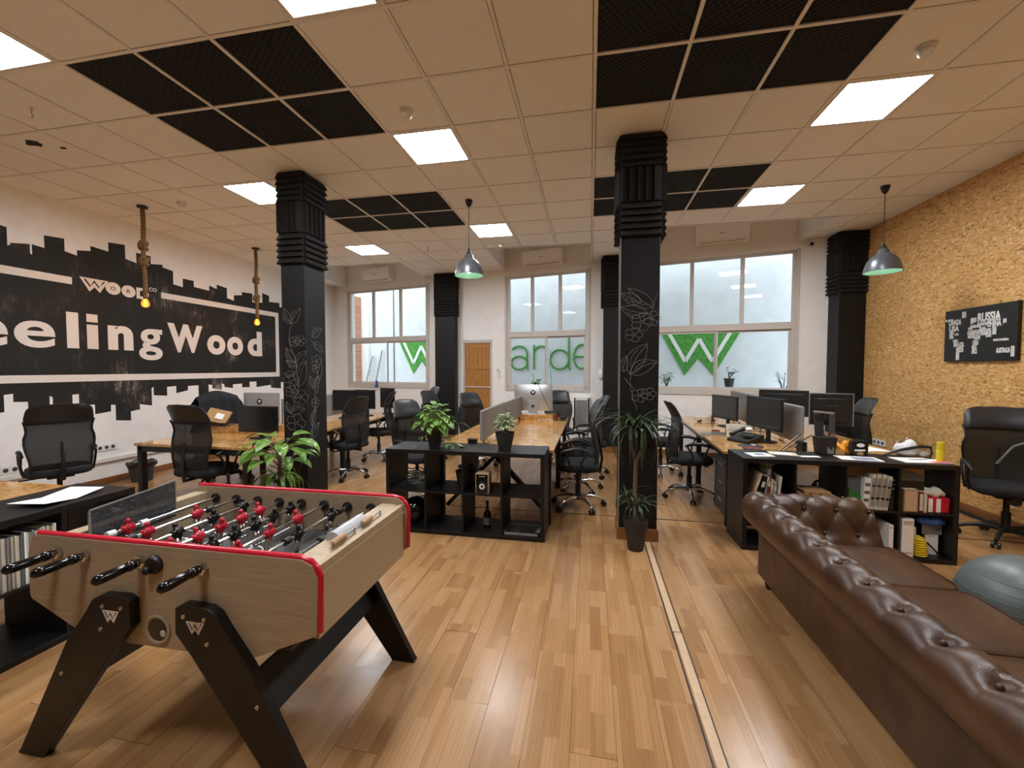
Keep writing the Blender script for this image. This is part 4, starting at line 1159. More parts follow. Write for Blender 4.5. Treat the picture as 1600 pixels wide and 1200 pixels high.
# legs
legp = [(.096, .694), (.129, .710), (.236, .706), (.275, .686), (.306, .639), (.409, .508), (.68, .012), (.68, 0), (.555, 0), (.401, .207), (.16, .521), (.093, .597)]
def fleg(mx, yy):
    q = [(a*mx - (.06 if mx < 0 else 0), b) for a, b in legp]
    if mx < 0: q = [(a*-1.0 - .016, b) for a, b in legp]
    m = MB(); m.prism(q, (0, yy-.019, 0), (1, 0, 0), (0, 0, 1), (0, .038, 0))
    lg = m.build('leg', 'blackwood', ft, bevel=.004)
    sx = 1 if mx > 0 else -1; o = 0 if mx > 0 else -.016
    if yy < 0:
        for a, b in ((.135, .667), (.225, .665), (.235, .575), (.44, .37)):
            MB().lathe([(0, -.0195), (.009, -.0195), (.008, -.023), (0, -.0235)], 10, (sx*a+o, yy, b), 'y').build('screw', 'steel', lg, smooth=50)
        c0 = sx*.185+o
        fn = lambda a, b, dd: (c0+a, yy-.0193-dd*.3, b)
        w_ = wmark('logo', lg, -.04, .04, .605, .652, fn)
        for g in list(w_.children): g.parent = lg
    f = MB(); f.box(*( (sx*.555+o, sx*.682+o) if sx > 0 else (sx*.682+o, sx*.555+o)), yy-.02, yy+.02, 0, .012); f.build('foot', 'plastic', lg)
for mx in (1, -1):
    for yy in (-.393, .393): fleg(mx, yy)
for sx in (1, -1):
    o = 0 if sx > 0 else -.016
    m = MB(); m.obox((sx*.40+o, 0, .36), (.03, .75, .17), (0, sx*.55*-1, 0)); m.build('stretcher', 'blackwood', ft, bevel=.004)

# ---------------------------------------------------------------- button-tufted leather sofa
sf = thing('sofa', 'brown buttoned leather sofa with rolled back and arm, seen from behind', 'sofa', (1.0, 3.3, 0))
def spline(P, n):
    out = []
    for i in range(len(P)-1):
        p0, p1, p2, p3 = P[max(i-1, 0)], P[i], P[i+1], P[min(i+2, len(P)-1)]
        for k in range(n):
            t = k/n
            out.append(tuple(.5*((2*b)+(-a+c)*t+(2*a-5*b+4*c-d)*t*t+(-a+3*b-3*c+d)*t**3) for a, b, c, d in zip(p0, p1, p2, p3)))
    return out+[P[-1]]
# section of back: x (from the outside in), z ; local to sofa origin
SEC = [(.215, .455), (.15, .47), (.085, .52), (.065, .59), (.075, .655), (.11, .70), (.165, .715), (.215, .70), (.255, .665), (.285, .60), (.32, .53), (.36, .46), (.38, .40)]
prof_ = spline(SEC, 8)
cum = [0]
for a, b in zip(prof_, prof_[1:]): cum.append(cum[-1]+math.dist(a, b))
LN = cum[-1]
def at_s(s):
    s = max(0, min(LN, s)); 
    import bisect
    i = min(len(cum)-2, max(0, bisect.bisect_right(cum, s)-1)); f = (s-cum[i])/max(1e-9, cum[i+1]-cum[i])
    a, b = prof_[i], prof_[i+1]; i2 = max(0, i-1)
    q, r = prof_[i2], prof_[min(len(prof_)-1, i+2)]
    d = Vector((r[0]-q[0], r[1]-q[1])).normalized()
    return a[0]+(b[0]-a[0])*f, a[1]+(b[1]-a[1])*f, d.y*-1, d.x   # point and outward normal
s_cr = min(range(len(prof_)), key=lambda i: abs(prof_[i][0]-.14) + (0 if prof_[i][1] > .69 else 9)); s_cr = cum[s_cr]
PITCH = .19
def btns(L, first=.16):
    out = []
    k = 0
    while first+k*PITCH < L-.08:
        out += [(s_cr, first+k*PITCH), (s_cr+.15, first+(k+.5)*PITCH), (s_cr+.30, first+k*PITCH)]; k += 1
    return out
def segd(px, py, ax, ay, bx, by):
    dx, dy = bx-ax, by-ay; t = max(0, min(1, ((px-ax)*dx+(py-ay)*dy)/(dx*dx+dy*dy))); return math.hypot(px-ax-t*dx, py-ay-t*dy), t
def tuft(L, first=.16):
    B = btns(L, first)
    seg = []
    for k in range(int(L/PITCH)+2):
        y = first+k*PITCH
        if y > L: break
        for dy in (-.5, .5):
            seg.append((s_cr, y, s_cr+.15, y+dy*PITCH)); seg.append((s_cr+.30, y, s_cr+.15, y+dy*PITCH))
        seg.append((s_cr-.085, y, s_cr, y))
    def d(s, y):
        v = 0
        for bs, by in B:
            if abs(by-y) > .12: continue
            r2 = ((s-bs)**2+(y-by)**2)
            v -= .036*math.exp(-r2/(2*.034**2))
        if s > s_cr-.10:
            for a in seg:
                if min(abs(a[1]-y), abs(a[3]-y)) > .14: continue
                q, tt = segd(s, y, *a)
                if q < .03: v -= .014*math.exp(-(q/.010)**2) * (.45 if a[0] < s_cr else 1)
        return v
    return d, B
BTN = MB().ball((0, 0, 0), .011, n=10, m=6).mesh('button'); BTN.materials.append(MT['leather']); BTN.polygons.foreach_set('use_smooth', [True]*len(BTN.polygons))
def roll(name, L, place, mat='leather', ny=150, ns=46, first=.16, taper=True, amp=1.0):
    d, B = tuft(L, first); m = MB()
    def fn(u, v):
        s = u*LN; y = v*L
        x, z, nx_, nz_ = at_s(s)
        dd = d(s, y)*amp
        e = min(y, L-y); k = 1-max(0, 1-e/.07)**2*.42 if taper else 1
        cx, cz = .16, .58
        x, z = x+nx_*dd, z+nz_*dd
        if s < LN*.62: x, z = cx+(x-cx)*k, cz+(z-cz)*k if z > .455 else z
        return place(x, y, z)
    m.grid(fn, ns, ny)
    n0 = ns+1
    c0 = len(m.v); m.v += [place(.17, 0, .56), place(.17, L, .56)]
    m.f += [(i+1, i, c0) for i in range(ns)] + [(ny*n0+i, ny*n0+i+1, c0+1) for i in range(ns)] + [(0, c0, ns)] + [(ny*n0, ny*n0+ns, c0+1)]
    o = m.build(name, mat, sf, smooth=70)
    for bs, by in B:
        x, z, nx_, nz_ = at_s(bs)
        q = bpy.data.objects.new('button', BTN); C.objects.link(q); q.parent = o; q.location = place(x-nx_*.032*amp, by, z-nz_*.032*amp)
    return o
SL = 2.2
roll('rolled_back', SL-.08, lambda x, y, z: (x, -y-.08, z), first=.14)
# plain outer back below the roll, with a welt
m = MB(); m.box(.215, .40, -SL+.02, -.03, .075, .47); m.build('outer_back', 'leather', sf, bevel=.018)
m = MB(); m.tube([(.213, -.03, .458), (.213, -SL+.02, .458)], .007, 8); m.build('piping', 'leather', sf, smooth=60)
# arms: same section turned through a right angle
roll('rolled_arm', .62, lambda x, y, z: (.20+y, .0-x, z), ny=60, first=.12, amp=.45)
roll('rolled_arm', .62, lambda x, y, z: (.20+y, -SL-.03+x, z), ny=60, first=.12, amp=.45)
for y0 in (-.36, -SL+.2):
    m = MB(); m.box(.40, .80, y0, y0+.16, .075, .44); m.build('arm_base', 'leather', sf, bevel=.015)
m = MB(); m.box(.38, .86, -SL+.3, -.30, .10, .30); m.build('seat_base', 'leather', sf, bevel=.015)
sw = (SL-.62)/3
for k in range(3):
    y = -.315-sw*k
    o = cushion(.262, sw/2-.002, .30, .455, .635, y-sw/2, n=40, crown=.022, e=9).build('seat_cushion', 'leather', sf, smooth=70)
    p = MB(); pts = [(.635+a*.985, y-sw/2+b*.985, .446) for a, b in (super_pt(.262, sw/2-.002, 2*PI*q/40, 9) for q in range(41))]; p.tube(pts, .006, 6, caps=False); p.build('piping', 'leather', o, smooth=60)
for x in (.27, .82):
    for y in (-.10, -SL+.1):
        m = MB(); m.lathe([(.018, 0), (.026, .03), (.03, .08), (0, .08)], 12, (x, y, 0)); m.build('foot', 'darkbrown', sf, smooth=50)

# exercise ball
t = thing('exercise_ball', 'large grey rubber exercise ball behind the brown sofa', 'ball', (2.33, 2.68, 0))
m = MB(); RB = .275
m.lathe([(max(.0005, RB*math.sin(PI*k/60)*(1+.002*math.cos(k*2.1*PI/1.0))), RB-RB*math.cos(PI*k/60)) for k in range(61)], 48, (0, 0, 0)); m.build('ball_skin', 'ballgrey', t, smooth=80)
m = MB()
for k in range(9):
    zz = .105+.043*k; rr = math.sqrt(max(.001, RB*RB-(zz-RB)**2)); m.tube([(rr*math.cos(2*PI*q/40), rr*math.sin(2*PI*q/40), zz) for q in range(41)], .0022, 5, caps=False)
m.build('ribs', 'ballgrey', t, smooth=60)

# ---------------------------------------------------------------- pendant lamps
def pendant(label, x, y, zb):
    t = thing('pendant_lamp', label, 'lamp', (x, y, ZC), 0, 'grey dome pendant lamps'); d = zb-ZC
    MB().lathe([(.0, -.085), (.012, -.085), (.03, -.06), (.045, -.015), (.045, 0), (0, 0)], 16).build('ceiling_cup', 'plastic', t, smooth=50)
    MB().cyl((0, 0, -.08), (0, 0, d+.33), .004, n=6).build('cord', 'plastic', t)
    MB().lathe([(0, d+.34), (.012, d+.335), (.02, d+.29), (.035, d+.275), (.035, d+.25), (0, d+.25)], 16).build('cap', 'plastic', t, smooth=40)
    P = [(.03, .265), (.05, .25), (.06, .215), (.072, .20), (.11, .175), (.15, .12), (.17, .05), (.178, .0)]
    m = MB(); m.lathe([(r, d+z) for r, z in P]+[(.183, d-.002), (.183, d+.004)], 32, cap=False); m.build('shade', 'lampgrey', t, smooth=50)
    m = MB(); m.lathe([(r-.004, d+z-.002) for r, z in P], 32, cap=False); m.build('shade_lining', 'lampmint', t, smooth=60)
    m = MB(); m.lathe([(0, d+.03), (.02, d+.035), (.032, d+.06), (.03, d+.09), (.014, d+.13), (.014, d+.2), (0, d+.2)], 16); m.build('bulb', 'lampbulb', t, smooth=60)
pendant('grey dome pendant lamp on a thin cord in front of the plank door', -1.495, 5.02, 2.74)
pendant('grey dome pendant lamp on a thin cord in front of the wood wall', 3.31, 5.53, 2.695)
def rope_lamp(label, x, y, zb, knots):
    t = thing('rope_lamp', label, 'lamp', (x, y, ZC), 0, 'rope pendant lamps'); L = ZC-zb
    MB().lathe([(0, -.02), (.055, -.02), (.06, 0), (0, 0)], 18).build('ceiling_plate', 'plastic', t, smooth=40)
    m = MB()
    for ph in (0, PI*2/3, PI*4/3):
        n = 90; m.tube([(.014*math.cos(ph+k*.55)+.006*math.sin(k*.1), .014*math.sin(ph+k*.55), -.02-(L-.09)*k/n) for k in range(n+1)], .0145, 6)
    m.build('rope', 'skin_rope', t, smooth=80)
    for kz in knots:
        m = MB(); m.tube([((.030+.010*math.cos(3*a))*math.cos(2*a), (.030+.010*math.cos(3*a))*math.sin(2*a), kz+.045*math.sin(3*a)) for a in [2*PI*q/48 for q in range(49)]], .022, 8); m.build('rope_knot', 'skin_rope', t, smooth=80)
    MB().cyl((0, 0, -L+.10), (0, 0, -L+.045), .022, n=14).build('socket', 'plastic', t, smooth=50)
    MB().lathe([(.018, -L+.05), (.028, -L+.03), (.042, -L+.0), (.045, -L-.025), (.035, -L-.055), (.0, -L-.07)], 18, cap=False).build('bulb_glass', 'amber', t, smooth=80)
    m = MB()
    for k in range(6):
        a = 2*PI*k/6; m.tube([(.008*math.cos(a), .008*math.sin(a), -L+.03), (.02*math.cos(a+.4), .02*math.sin(a+.4), -L-.03), (.008*math.cos(a+.8), .008*math.sin(a+.8), -L-.05)], .003, 5)
    m.build('filament', 'filament', t)
    li = bpy.data.lights.new('glow', 'POINT'); li.energy = 12; li.color = (1, .62, .25); li.shadow_soft_size = .03
    lo = bpy.data.objects.new('bulb_light', li); C.objects.link(lo); lo.parent = t; lo.location = (0, 0, -L-.02)
rope_lamp('jute rope lamp with a glowing amber bulb in front of the painted logo', -5.69, 4.43, 2.44, [-.50, -.70])
rope_lamp('jute rope lamp with a glowing amber bulb, beside the flowered column', -5.73, 6.31, 2.40, [-.55, -.86])

# ---------------------------------------------------------------- air conditioners, heater, detectors, sockets on the walls
def aircon(label, u, z, w=.82, h=.30, flap=0):
    t = thing('air_conditioner', label, 'air conditioner', (u/NN, wally(u/NN), z), WROT, 'white wall air conditioners')
    m = MB(); m.prism([(0, 0), (-.12, 0), (-.20, .07), (-.215, .16), (-.20, h), (0, h)], (-w/2, 0, 0), (0, 1, 0), (0, 0, 1), (w, 0, 0)); m.build('case', 'acwhite', t, bevel=.012)
    m = MB(); m.obox((0, -.165, .03), (w*.86, .09, .008), (R(38), 0, 0)); m.build('air_flap', 'acwhite', t, bevel=.003)
    m = MB(); m.obox((0, -.150, .024), (w*.84, .07, .01), (R(38), 0, 0)); m.build('air_slot', 'plastic' if flap else 'darkgrey', t)
    m = MB(); m.box(-.03, .03, -.2165, -.21, .13, .142); m.build('badge', 'silverplastic', t)
aircon('white air conditioner above the left window', -5.02*NN, 3.69, .80, .30, 1)
aircon('white air conditioner above the middle window', -.93*NN, 3.67, .84, .29)
aircon('white air conditioner above the right window', 2.22*NN, 3.73, .82, .31)
t = thing('wall_heater', 'narrow white upright wall heater with a grey front below the middle window', 'heater', (-.14, wally(-.14)-.01, 0), WROT)
MB().box(-.15, .15, -.09, 0, .38, 1.02).build('case', 'white', t, bevel=.008); MB().box(-.11, .11, -.1, -.09, .42, .96).build('grille', 'silverplastic', t)
m = MB(); m.box(-.15, -.125, -.1, -.085, .38, 1.0); m.box(.125, .15, -.1, -.085, .38, 1.0); m.build('side_strip', 'plastic', t)
for u, lab in ((-3.10, 'small white window crank holder right of the left window'), (-1.93, 'small white window crank holder right of the plank door')):
    t = thing('crank_holder', lab, 'wall fitting', (u, wally(u)-.001, 1.36), WROT, 'small white wall fittings')
    MB().box(-.03, .03, -.035, 0, 0, .17).build('holder_body', 'white', t, bevel=.008); m = MB(); m.tube([(-.01, -.03, .15), (-.015, -.05, .19), (.015, -.05, .2)], .007, 6); m.build('hook', 'plastic', t)
for x, y, lab in ((-1.48, 3.22, 'round white smoke detector in front of the middle ceiling light'), (2.13, 3.22, 'round white smoke detector at the upper right, beyond the right black panels'),
                  (-5.07, 4.42, 'small white smoke detector above the nearer rope lamp'), (-1.49, 6.86, 'tiny white smoke detector beyond the farthest middle light')):
    t = thing('smoke_detector', lab, 'smoke detector', (x, y, ZC), 0, 'white smoke detectors')
    MB().lathe([(0, -.02), (.05, -.02), (.055, 0), (0, 0)], 20).build('mounting_base', 'white', t, smooth=40); MB().lathe([(0, -.055), (.028, -.053), (.04, -.04), (.042, -.022), (0, -.022)], 20).build('sensor_head', 'white', t, smooth=40)
def blob(n, r, seed):
    rr = random.Random(seed); return [(r*rr.uniform(.5, 1.2)*math.cos(2*PI*k/n), r*rr.uniform(.4, .8)*math.sin(2*PI*k/n)) for k in range(n)]
m = MB()
for (x, y, r, sd) in ((-5.09, 3.03, .085, 3), (-4.93, 3.14, .03, 5)):
    q = blob(11, r, sd); m.prism(q, (x, y, ZC+.0035), (1, 0, 0), (0, 1, 0), (0, 0, -.0015))
o = m.build('broken_patch', 'foamplain', ceiling)
for k, (x, y, lab) in enumerate(((-4.42, 2.62, 'small metal hook hanging from the left black ceiling panels'), (-2.74, 6.75, 'small metal hook below the far black ceiling panels'))):
    t = thing('ceiling_hook', lab, 'hook', (x, y, ZC), 0, 'ceiling hooks'); m = MB(); m.tube([(0, 0, 0), (0, 0, -.04), (.012, 0, -.055), (.012, 0, -.07), (-.004, 0, -.075)], .005, 6); m.build('hook_wire', 'steel', t)
    MB().lathe([(0, -.006), (.014, -.006), (.014, 0), (0, 0)], 12).build('hook_plate', 'white', t)
t = thing('security_camera', 'small white security camera in the corner beside the right black pillar', 'camera', (3.47, wally(3.47)-.002, 3.58), WROT)
MB().box(-.03, .03, -.012, 0, -.03, .05).build('bracket', 'white', t, bevel=.003); MB().cyl((0, -.01, .01), (0, -.11, -.02), .035, n=16).build('camera_body', 'white', t, smooth=50); MB().cyl((0, -.11, -.02), (0, -.116, -.0216), .027, n=16).build('lens', 'gloss', t)
def sockets(label, loc, rotz, n, pitch=.077):
    t = thing('wall_socket', label, 'socket', loc, rotz, 'white wall sockets')
    MB().box(-n*pitch/2-.01, n*pitch/2+.01, -.012, 0, -.045, .045).build('plate', 'white', t, bevel=.003)
    for k in range(n):
        MB().lathe([(0, -.0135), (.021, -.0135), (.024, -.012), (0, -.012)], 16, ((k-(n-1)/2)*pitch, 0, 0), 'y').build('socket_well', 'darkgrey', t)
    return t
sockets('row of three white sockets above the cable duct on the mural wall', (XL, 4.5, .50), PI/2, 3)
sockets('row of white sockets on the left wall at the left edge of the photo', (XL, 3.5, .42), PI/2, 3)
sockets('row of three white sockets on the wood wall above the right desk', (XR, 6.80, .515), -PI/2, 3, .085)
t = sockets('pair of white sockets low on the back wall left of the far left pillar', (-3.62, wally(-3.62), .62), WROT, 2)
# map canvas on the wood wall
t = thing('map_canvas', 'dark canvas with a world map made of country names on the wood wall', 'picture', (XR, 5.28, 1.95), -PI/2)
MB().box(-.42, .42, -.035, 0, -.29, .29).build('canvas', 'black', t, bevel=.003)
# local x runs from window side (left) to the camera side (right): +x local is -Y? mirrored below
def mpt(a, b, dd): return (a*.84-.42, -.035-dd*.3, .29-b*.58)
def wtxt(s, a0, a1, b0, b1):
    mp = MB(); g = .006; letter(mp, s, a0-g, a1+g, b1+g, b0-g, mpt, .035); mp.build('printed_word', 'paper', t, fix=False)
for s, a0, a1, b0, b1 in (('RUSSIA', .50, .79, .13, .28), ('ALASKA', .01, .13, .17, .205), ('CANADA', .07, .25, .19, .29), ('USA', .08, .22, .31, .41), ('MEXICO', .09, .14, .42, .55), ('GREENLAND', .27, .32, .06, .17),
                          ('CHINA', .63, .80, .29, .39), ('INDIA', .62, .68, .42, .57), ('KAZAKHSTAN', .5, .66, .30, .35), ('MONGOLIA', .64, .79, .25, .285), ('IRAN', .53, .60, .38, .46), ('TURKEY', .45, .54, .34, .38), ('FRANCE', .40, .46, .33, .38), ('ALGERIA', .36, .44, .43, .50),
                          ('LIBYA', .44, .50, .43, .49), ('EGYPT', .50, .56, .43, .50), ('NIGER', .37, .45, .51, .57), ('SUDAN', .46, .53, .51, .60), ('CONGO', .44, .51, .62, .70), ('ANGOLA', .43, .49, .71, .77), ('AFRICA', .43, .50, .78, .86), ('BRAZIL', .16, .31, .64, .71),
                          ('PERU', .15, .21, .58, .63), ('ARGENTINA', .20, .24, .73, .97), ('BOLIVIA', .24, .30, .72, .82), ('THAILAND', .70, .74, .40, .53), ('JAPAN', .83, .86, .28, .37), ('INDONESIA', .72, .90, .62, .65), ('AUSTRALIA', .76, .92, .78, .86), ('NEW ZEALAND', .94, .97, .76, .93), ('SWEDEN', .44, .47, .20, .28), ('NORWAY', .40, .43, .2, .3), ('SPAIN', .37, .42, .37, .41), ('ARABIA', .55, .62, .46, .53), ('CUBA', .17, .22, .46, .49)):
    wtxt(s, a0, a1, b0, b1)
# waste basket
t = thing('waste_basket', 'dark waste basket lined with a black bag by the left wall', 'basket', (-6.22, 4.72, 0))
MB().lathe([(.0, 0), (.12, 0), (.15, .24), (.145, .24), (.115, .01), (0, .01)], 18).build('basket_body', 'darkgrey', t, smooth=50)
m = MB(); m.lathe([(.14, .20), (.165, .225), (.17, .255), (.15, .275), (.125, .25), (.10, .15), (0, .12)], 22)
m.v = [(x*(1+.08*math.sin(9*math.atan2(y, x))), y*(1+.08*math.sin(7*math.atan2(y, x))), z+.012*math.sin(5*math.atan2(y, x))) for x, y, z in m.v]; m.build('bin_bag', 'binbag', t, smooth=60)
# small white glass dome seen at the edge of the right column
t = thing('wall_lamp', 'small round white wall lamp beside the middle back pillar', 'lamp', (.23, 8.05, 1.47), 0)
m = MB(); m.ball((-.03, -.05, 0), .085, (.7, .7, 1.35), 16, 10); m.build('shade', 'white', t, smooth=80); MB().cyl((-.03, .0, -.02), (.03, .02, -.02), .02).build('bracket', 'plastic', t)

# ---------------------------------------------------------------- plants
def place_leaf(me, t, p, az, pitch, s=1, roll=0, name='leaf'):
    o = bpy.data.objects.new(name, me); C.objects.link(o); o.parent = t; o.location = p
    o.rotation_euler = Euler((pitch, roll, az), 'XYZ'); o.scale = (s, s, s); return o
def pot(t, r0, r1, h, mat='pot', sides=24, z=0):
    MB().lathe([(0, z), (r0, z), (r1, z+h), (r1+.006, z+h), (r1+.006, z+h-.02) if False else (r1+.006, z+h), (r1-.008, z+h), (r1-.012, z+h-.02), (0, z+h-.02)], sides).build('pot', mat, t, smooth=40)
    MB().lathe([(0, z+h-.018), (r1-.013, z+h-.018), (r1-.013, z+h-.03), (0, z+h-.03)], sides).build('soil', 'soil', t)
# dracaena in front of the right column
t = thing('dracaena', 'tall strap-leaved dracaena in a dark pot at the foot of the right column', 'plant', (.40, 3.70, 0))
pot(t, .065, .105, .26)
strap = leaf_mesh(.50, .026, .95, .1, 8).mesh('strap_leaf'); strap.materials.append(MT['leafdark'])
strap2 = leaf_mesh(.42, .024, 1.9, .1, 8).mesh('strap_leaf'); strap2.materials.append(MT['leafdark'])
tr = MB(); tr.tube([(0, 0, .24), (-.01, 0, .5), (-.005, 0, .78)], [.022, .018, .016], 8); tr.tube([(-.005, 0, .76), (-.04, .0, .9), (-.045, 0, 1.0)], [.014, .012, .011], 7); tr.tube([(-.005, 0, .76), (.05, .01, .9), (.055, 0, .98)], [.014, .012, .011], 7); tr.tube([(-.01, 0, .3), (-.07, -.02, .42), (-.08, -.02, .46)], [.012, .01, .01], 6)
tr.build('trunk', 'bark', t, smooth=60)
for (cx, cz, n, s0) in ((-.045, .98, 42, 1.0), (.055, .96, 42, 1.0), (-.08, .42, 16, .6), (.0, .33, 34, .62)):
    for k in range(n):
        az = 2*PI*k*.381966+random.uniform(-.2, .2); f = k/n
        pitch = 1.42-.95*f+random.uniform(-.15, .15)
        s1 = s0*random.uniform(.75, 1.1)
        if math.cos(az) > .25: pitch = max(pitch, 1.2); s1 *= .7
        place_leaf(strap if f < .6 else strap2, t, (cx, 0, cz+.10*s0*f), az, pitch, s1)
# bushy pothos on the middle shelf
def pothos(name, label, loc, mat, n, rad, hgt, L, potr, poth, potmat='pot', trail=None, bowl=False):
    t = thing(name, label, 'plant', loc); pot(t, potr*.62, potr, poth, potmat)
    me = leaf_mesh(L, L*.62, .5, .25, 6).mesh('leaf'); me.materials.append(MT[mat])
    st = MB()
    for k in range(n):
        az = 2*PI*k*.381966; f = (k+.5)/n; rr = rad*math.sqrt(f); z = poth+hgt*(1-.8*f)*random.uniform(.75, 1.05)+.02
        p = Vector((rr*math.cos(az)*.75, rr*math.sin(az)*.75, z))
        st.tube([(0, 0, poth-.02), (p.x*.5, p.y*.5, poth+(z-poth)*.75), p], [.004, .003, .0025], 5)
        place_leaf(me, t, p, az-PI/2+random.uniform(-.5, .5), .55-1.0*f+random.uniform(-.3, .3), random.uniform(.75, 1.15), random.uniform(-.3, .3))
    for pts in (trail or []):
        st.tube(pts, .003, 5)
        for q in range(1, len(pts)): 
            place_leaf(me, t, pts[q], random.uniform(0, 6), random.uniform(-.5, .2), .75)
    st.build('stems', 'leafpale', t)
    return t
pothos('potted_pothos', 'bushy bright green plant in a dark pot on the left of the middle shelf', (-1.51, 3.86, .805), 'leaf', 95, .22, .24, .095, .085, .15, trail=[[(0, 0, .13), (.1, -.05, .12), (.17, -.06, .05), (.22, -.06, .012)], [(0, 0, .13), (.12, .02, .1), (.24, .0, .03), (.30, -.02, .012)], [(0, 0, .14), (-.10, -.06, .1), (-.14, -.09, .02)]])
pothos('potted_succulent', 'small pale green plant in a dark pot on the right of the middle shelf', (-.80, 3.86, .805), 'leafpale', 60, .12, .17, .05, .095, .165)
# dieffenbachia at the foot of the left column, behind the football table
t = thing('dieffenbachia', 'large-leaved green plant between the football table and the flowered column', 'plant', (-3.0, 3.54, 0))
pot(t, .10, .15, .28)
big = leaf_mesh(.26, .12, .8, .25, 7).mesh('large_leaf'); big.materials.append(MT['leafbig'])
lng = leaf_mesh(.30, .045, 1.3, .2, 7).mesh('long_leaf'); lng.materials.append(MT['leafbig'])
st = MB(); st.tube([(0, 0, .26), (.0, .0, .55), (.01, 0, .80)], [.02, .018, .014], 8)
for k in range(26):
    az = 2*PI*k*.381966; f = k/26; z = .62+.24*f; rr = .10+.10*random.random()
    p = (rr*math.cos(az), rr*math.sin(az), z+.06); st.tube([(0, 0, z-.05), p], [.006, .004], 5)
    place_leaf(big, t, p, az-PI/2, .5-.3*(1-f)+random.uniform(-.3, .3), random.uniform(.8, 1.15), random.uniform(-.3, .3))
for k in range(26):
    az = 2*PI*k*.381966+.4; p = (.03*math.cos(az), .03*math.sin(az), .40+.15*random.random())
    place_leaf(lng, t, p, az-PI/2, random.uniform(.1, 1.0), random.uniform(.7, 1.2))
st.build('stem', 'bark', t, smooth=60)

# ---------------------------------------------------------------- things on and in the middle shelf
t = thing('speaker', 'small gold-edged speaker with one white cone in the middle shelf', 'speaker', (-.985, 3.70, .4105))
MB().box(-.062, .062, 0, .12, 0, .19).build('case', 'bamboo', t, bevel=.004); MB().box(-.055, .055, -.003, 0, .008, .182).build('front_plate', 'gloss', t)
MB().lathe([(.035, -.003), (.042, -.006), (.045, -.003)], 22, (0, 0, .07), 'y').build('speaker_ring', 'plastic', t, smooth=50)
m = MB(); m.lathe([(.012, -.0035), (.027, -.0045), (.027, -.003)], 22, (0, 0, .07), 'y', cap=False); m.build('speaker_cone', 'white', t, smooth=50); MB().lathe([(0, -.009), (.012, -.006), (.013, -.003), (0, -.003)], 16, (0, 0, .07), 'y').build('dust_cap', 'plastic', t, smooth=60)
MB().box(-.028, .028, -.0045, -.003, .158, .168).build('badge', 'silverplastic', t)
t = thing('bottle', 'slim dark bottle standing in the lower row of the middle shelf', 'bottle', (-.975, 3.86, .038)); MB().lathe([(0, 0), (.036, 0), (.037, .13), (.014, .18), (.013, .23), (.016, .235), (0, .236)], 18).build('bottle_body', 'gloss', t, smooth=50); MB().lathe([(0, .236), (.016, .236), (.016, .26), (0, .26)], 14).build('cap', 'plastic', t)
MB().lathe([(.0375, .03), (.038, .03), (.038, .1), (.0375, .1)], 18, cap=False).build('paper_band', 'greybook', t)
t = thing('magazine', 'open picture magazine lying in the lower right of the middle shelf', 'magazine', (-.62, 3.86, .038)); MB().box(-.16, .16, -.12, .12, 0, .012).build('pages', 'paper', t); MB().box(-.155, .155, -.115, .115, .012, .014).build('cover', 'greybook', t)
for x, w in ((-.1, .05), (.02, .06), (.1, .03)): MB().box(x-w, x+w, -.10, .06, .014, .0148).build('picture', random.choice(['cream', 'black']), t)
t = thing('picture_tray', 'narrow grey photo strip leaning at the front of the lower right shelf box', 'tray', (-.62, 3.705, .038)); MB().box(-.165, .165, 0, .02, 0, .03).build('strip', 'black', t, bevel=.002); MB().box(-.155, .155, -.0015, 0, .004, .026).build('print', 'silverplastic', t)
t = thing('helmet', 'dark round helmet in the lower left of the middle shelf', 'helmet', (-1.71, 3.86, .038)); m = MB(); m.ball((0, 0, .13), .13, (1, 1.1, 1), 20, 12); m.build('shell', 'gloss', t, smooth=80); m = MB(); m.tube([(-.08, -.12, .15), (-.09, -.15, .08), (-.06, -.16, .02), (-.1, -.17, .008)], .005, 6); m.build('chin_strap', 'white', t); m = MB(); m.ball((0, -.1, .12), .06, (1.2, .6, .7), 14, 8); m.build('visor', 'plastic', t, smooth=80)
MT['paperwhite'] = MT['paper']
t = thing('cable_coil', 'loose coil of grey and black cables in the upper left of the middle shelf', 'cable', (-1.70, 3.85, .412))
m = MB(); m.tube([(.09*math.cos(k*.5)*(1+.2*math.sin(k)), .09*math.sin(k*.5), .012+.006*k/3+.02*math.sin(k*1.3)**2) for k in range(70)], .006, 5); m.build('cable_loops', 'plastic', t); m = MB(); m.tube([(.07*math.cos(k*.6+1), .08*math.sin(k*.6), .03+.1*abs(math.sin(k*.37))) for k in range(30)], .005, 5); m.build('grey_cable', 'silverplastic', t)
t = thing('flower_pot', 'dark empty plant pot in the second box of the middle shelf', 'pot', (-1.22, 3.93, .412)); pot(t, .07, .095, .15); m = MB(); m.ball((.05, 0, .19), .05, (1, 1, .7)); m.build('moss', 'leafdark', t)

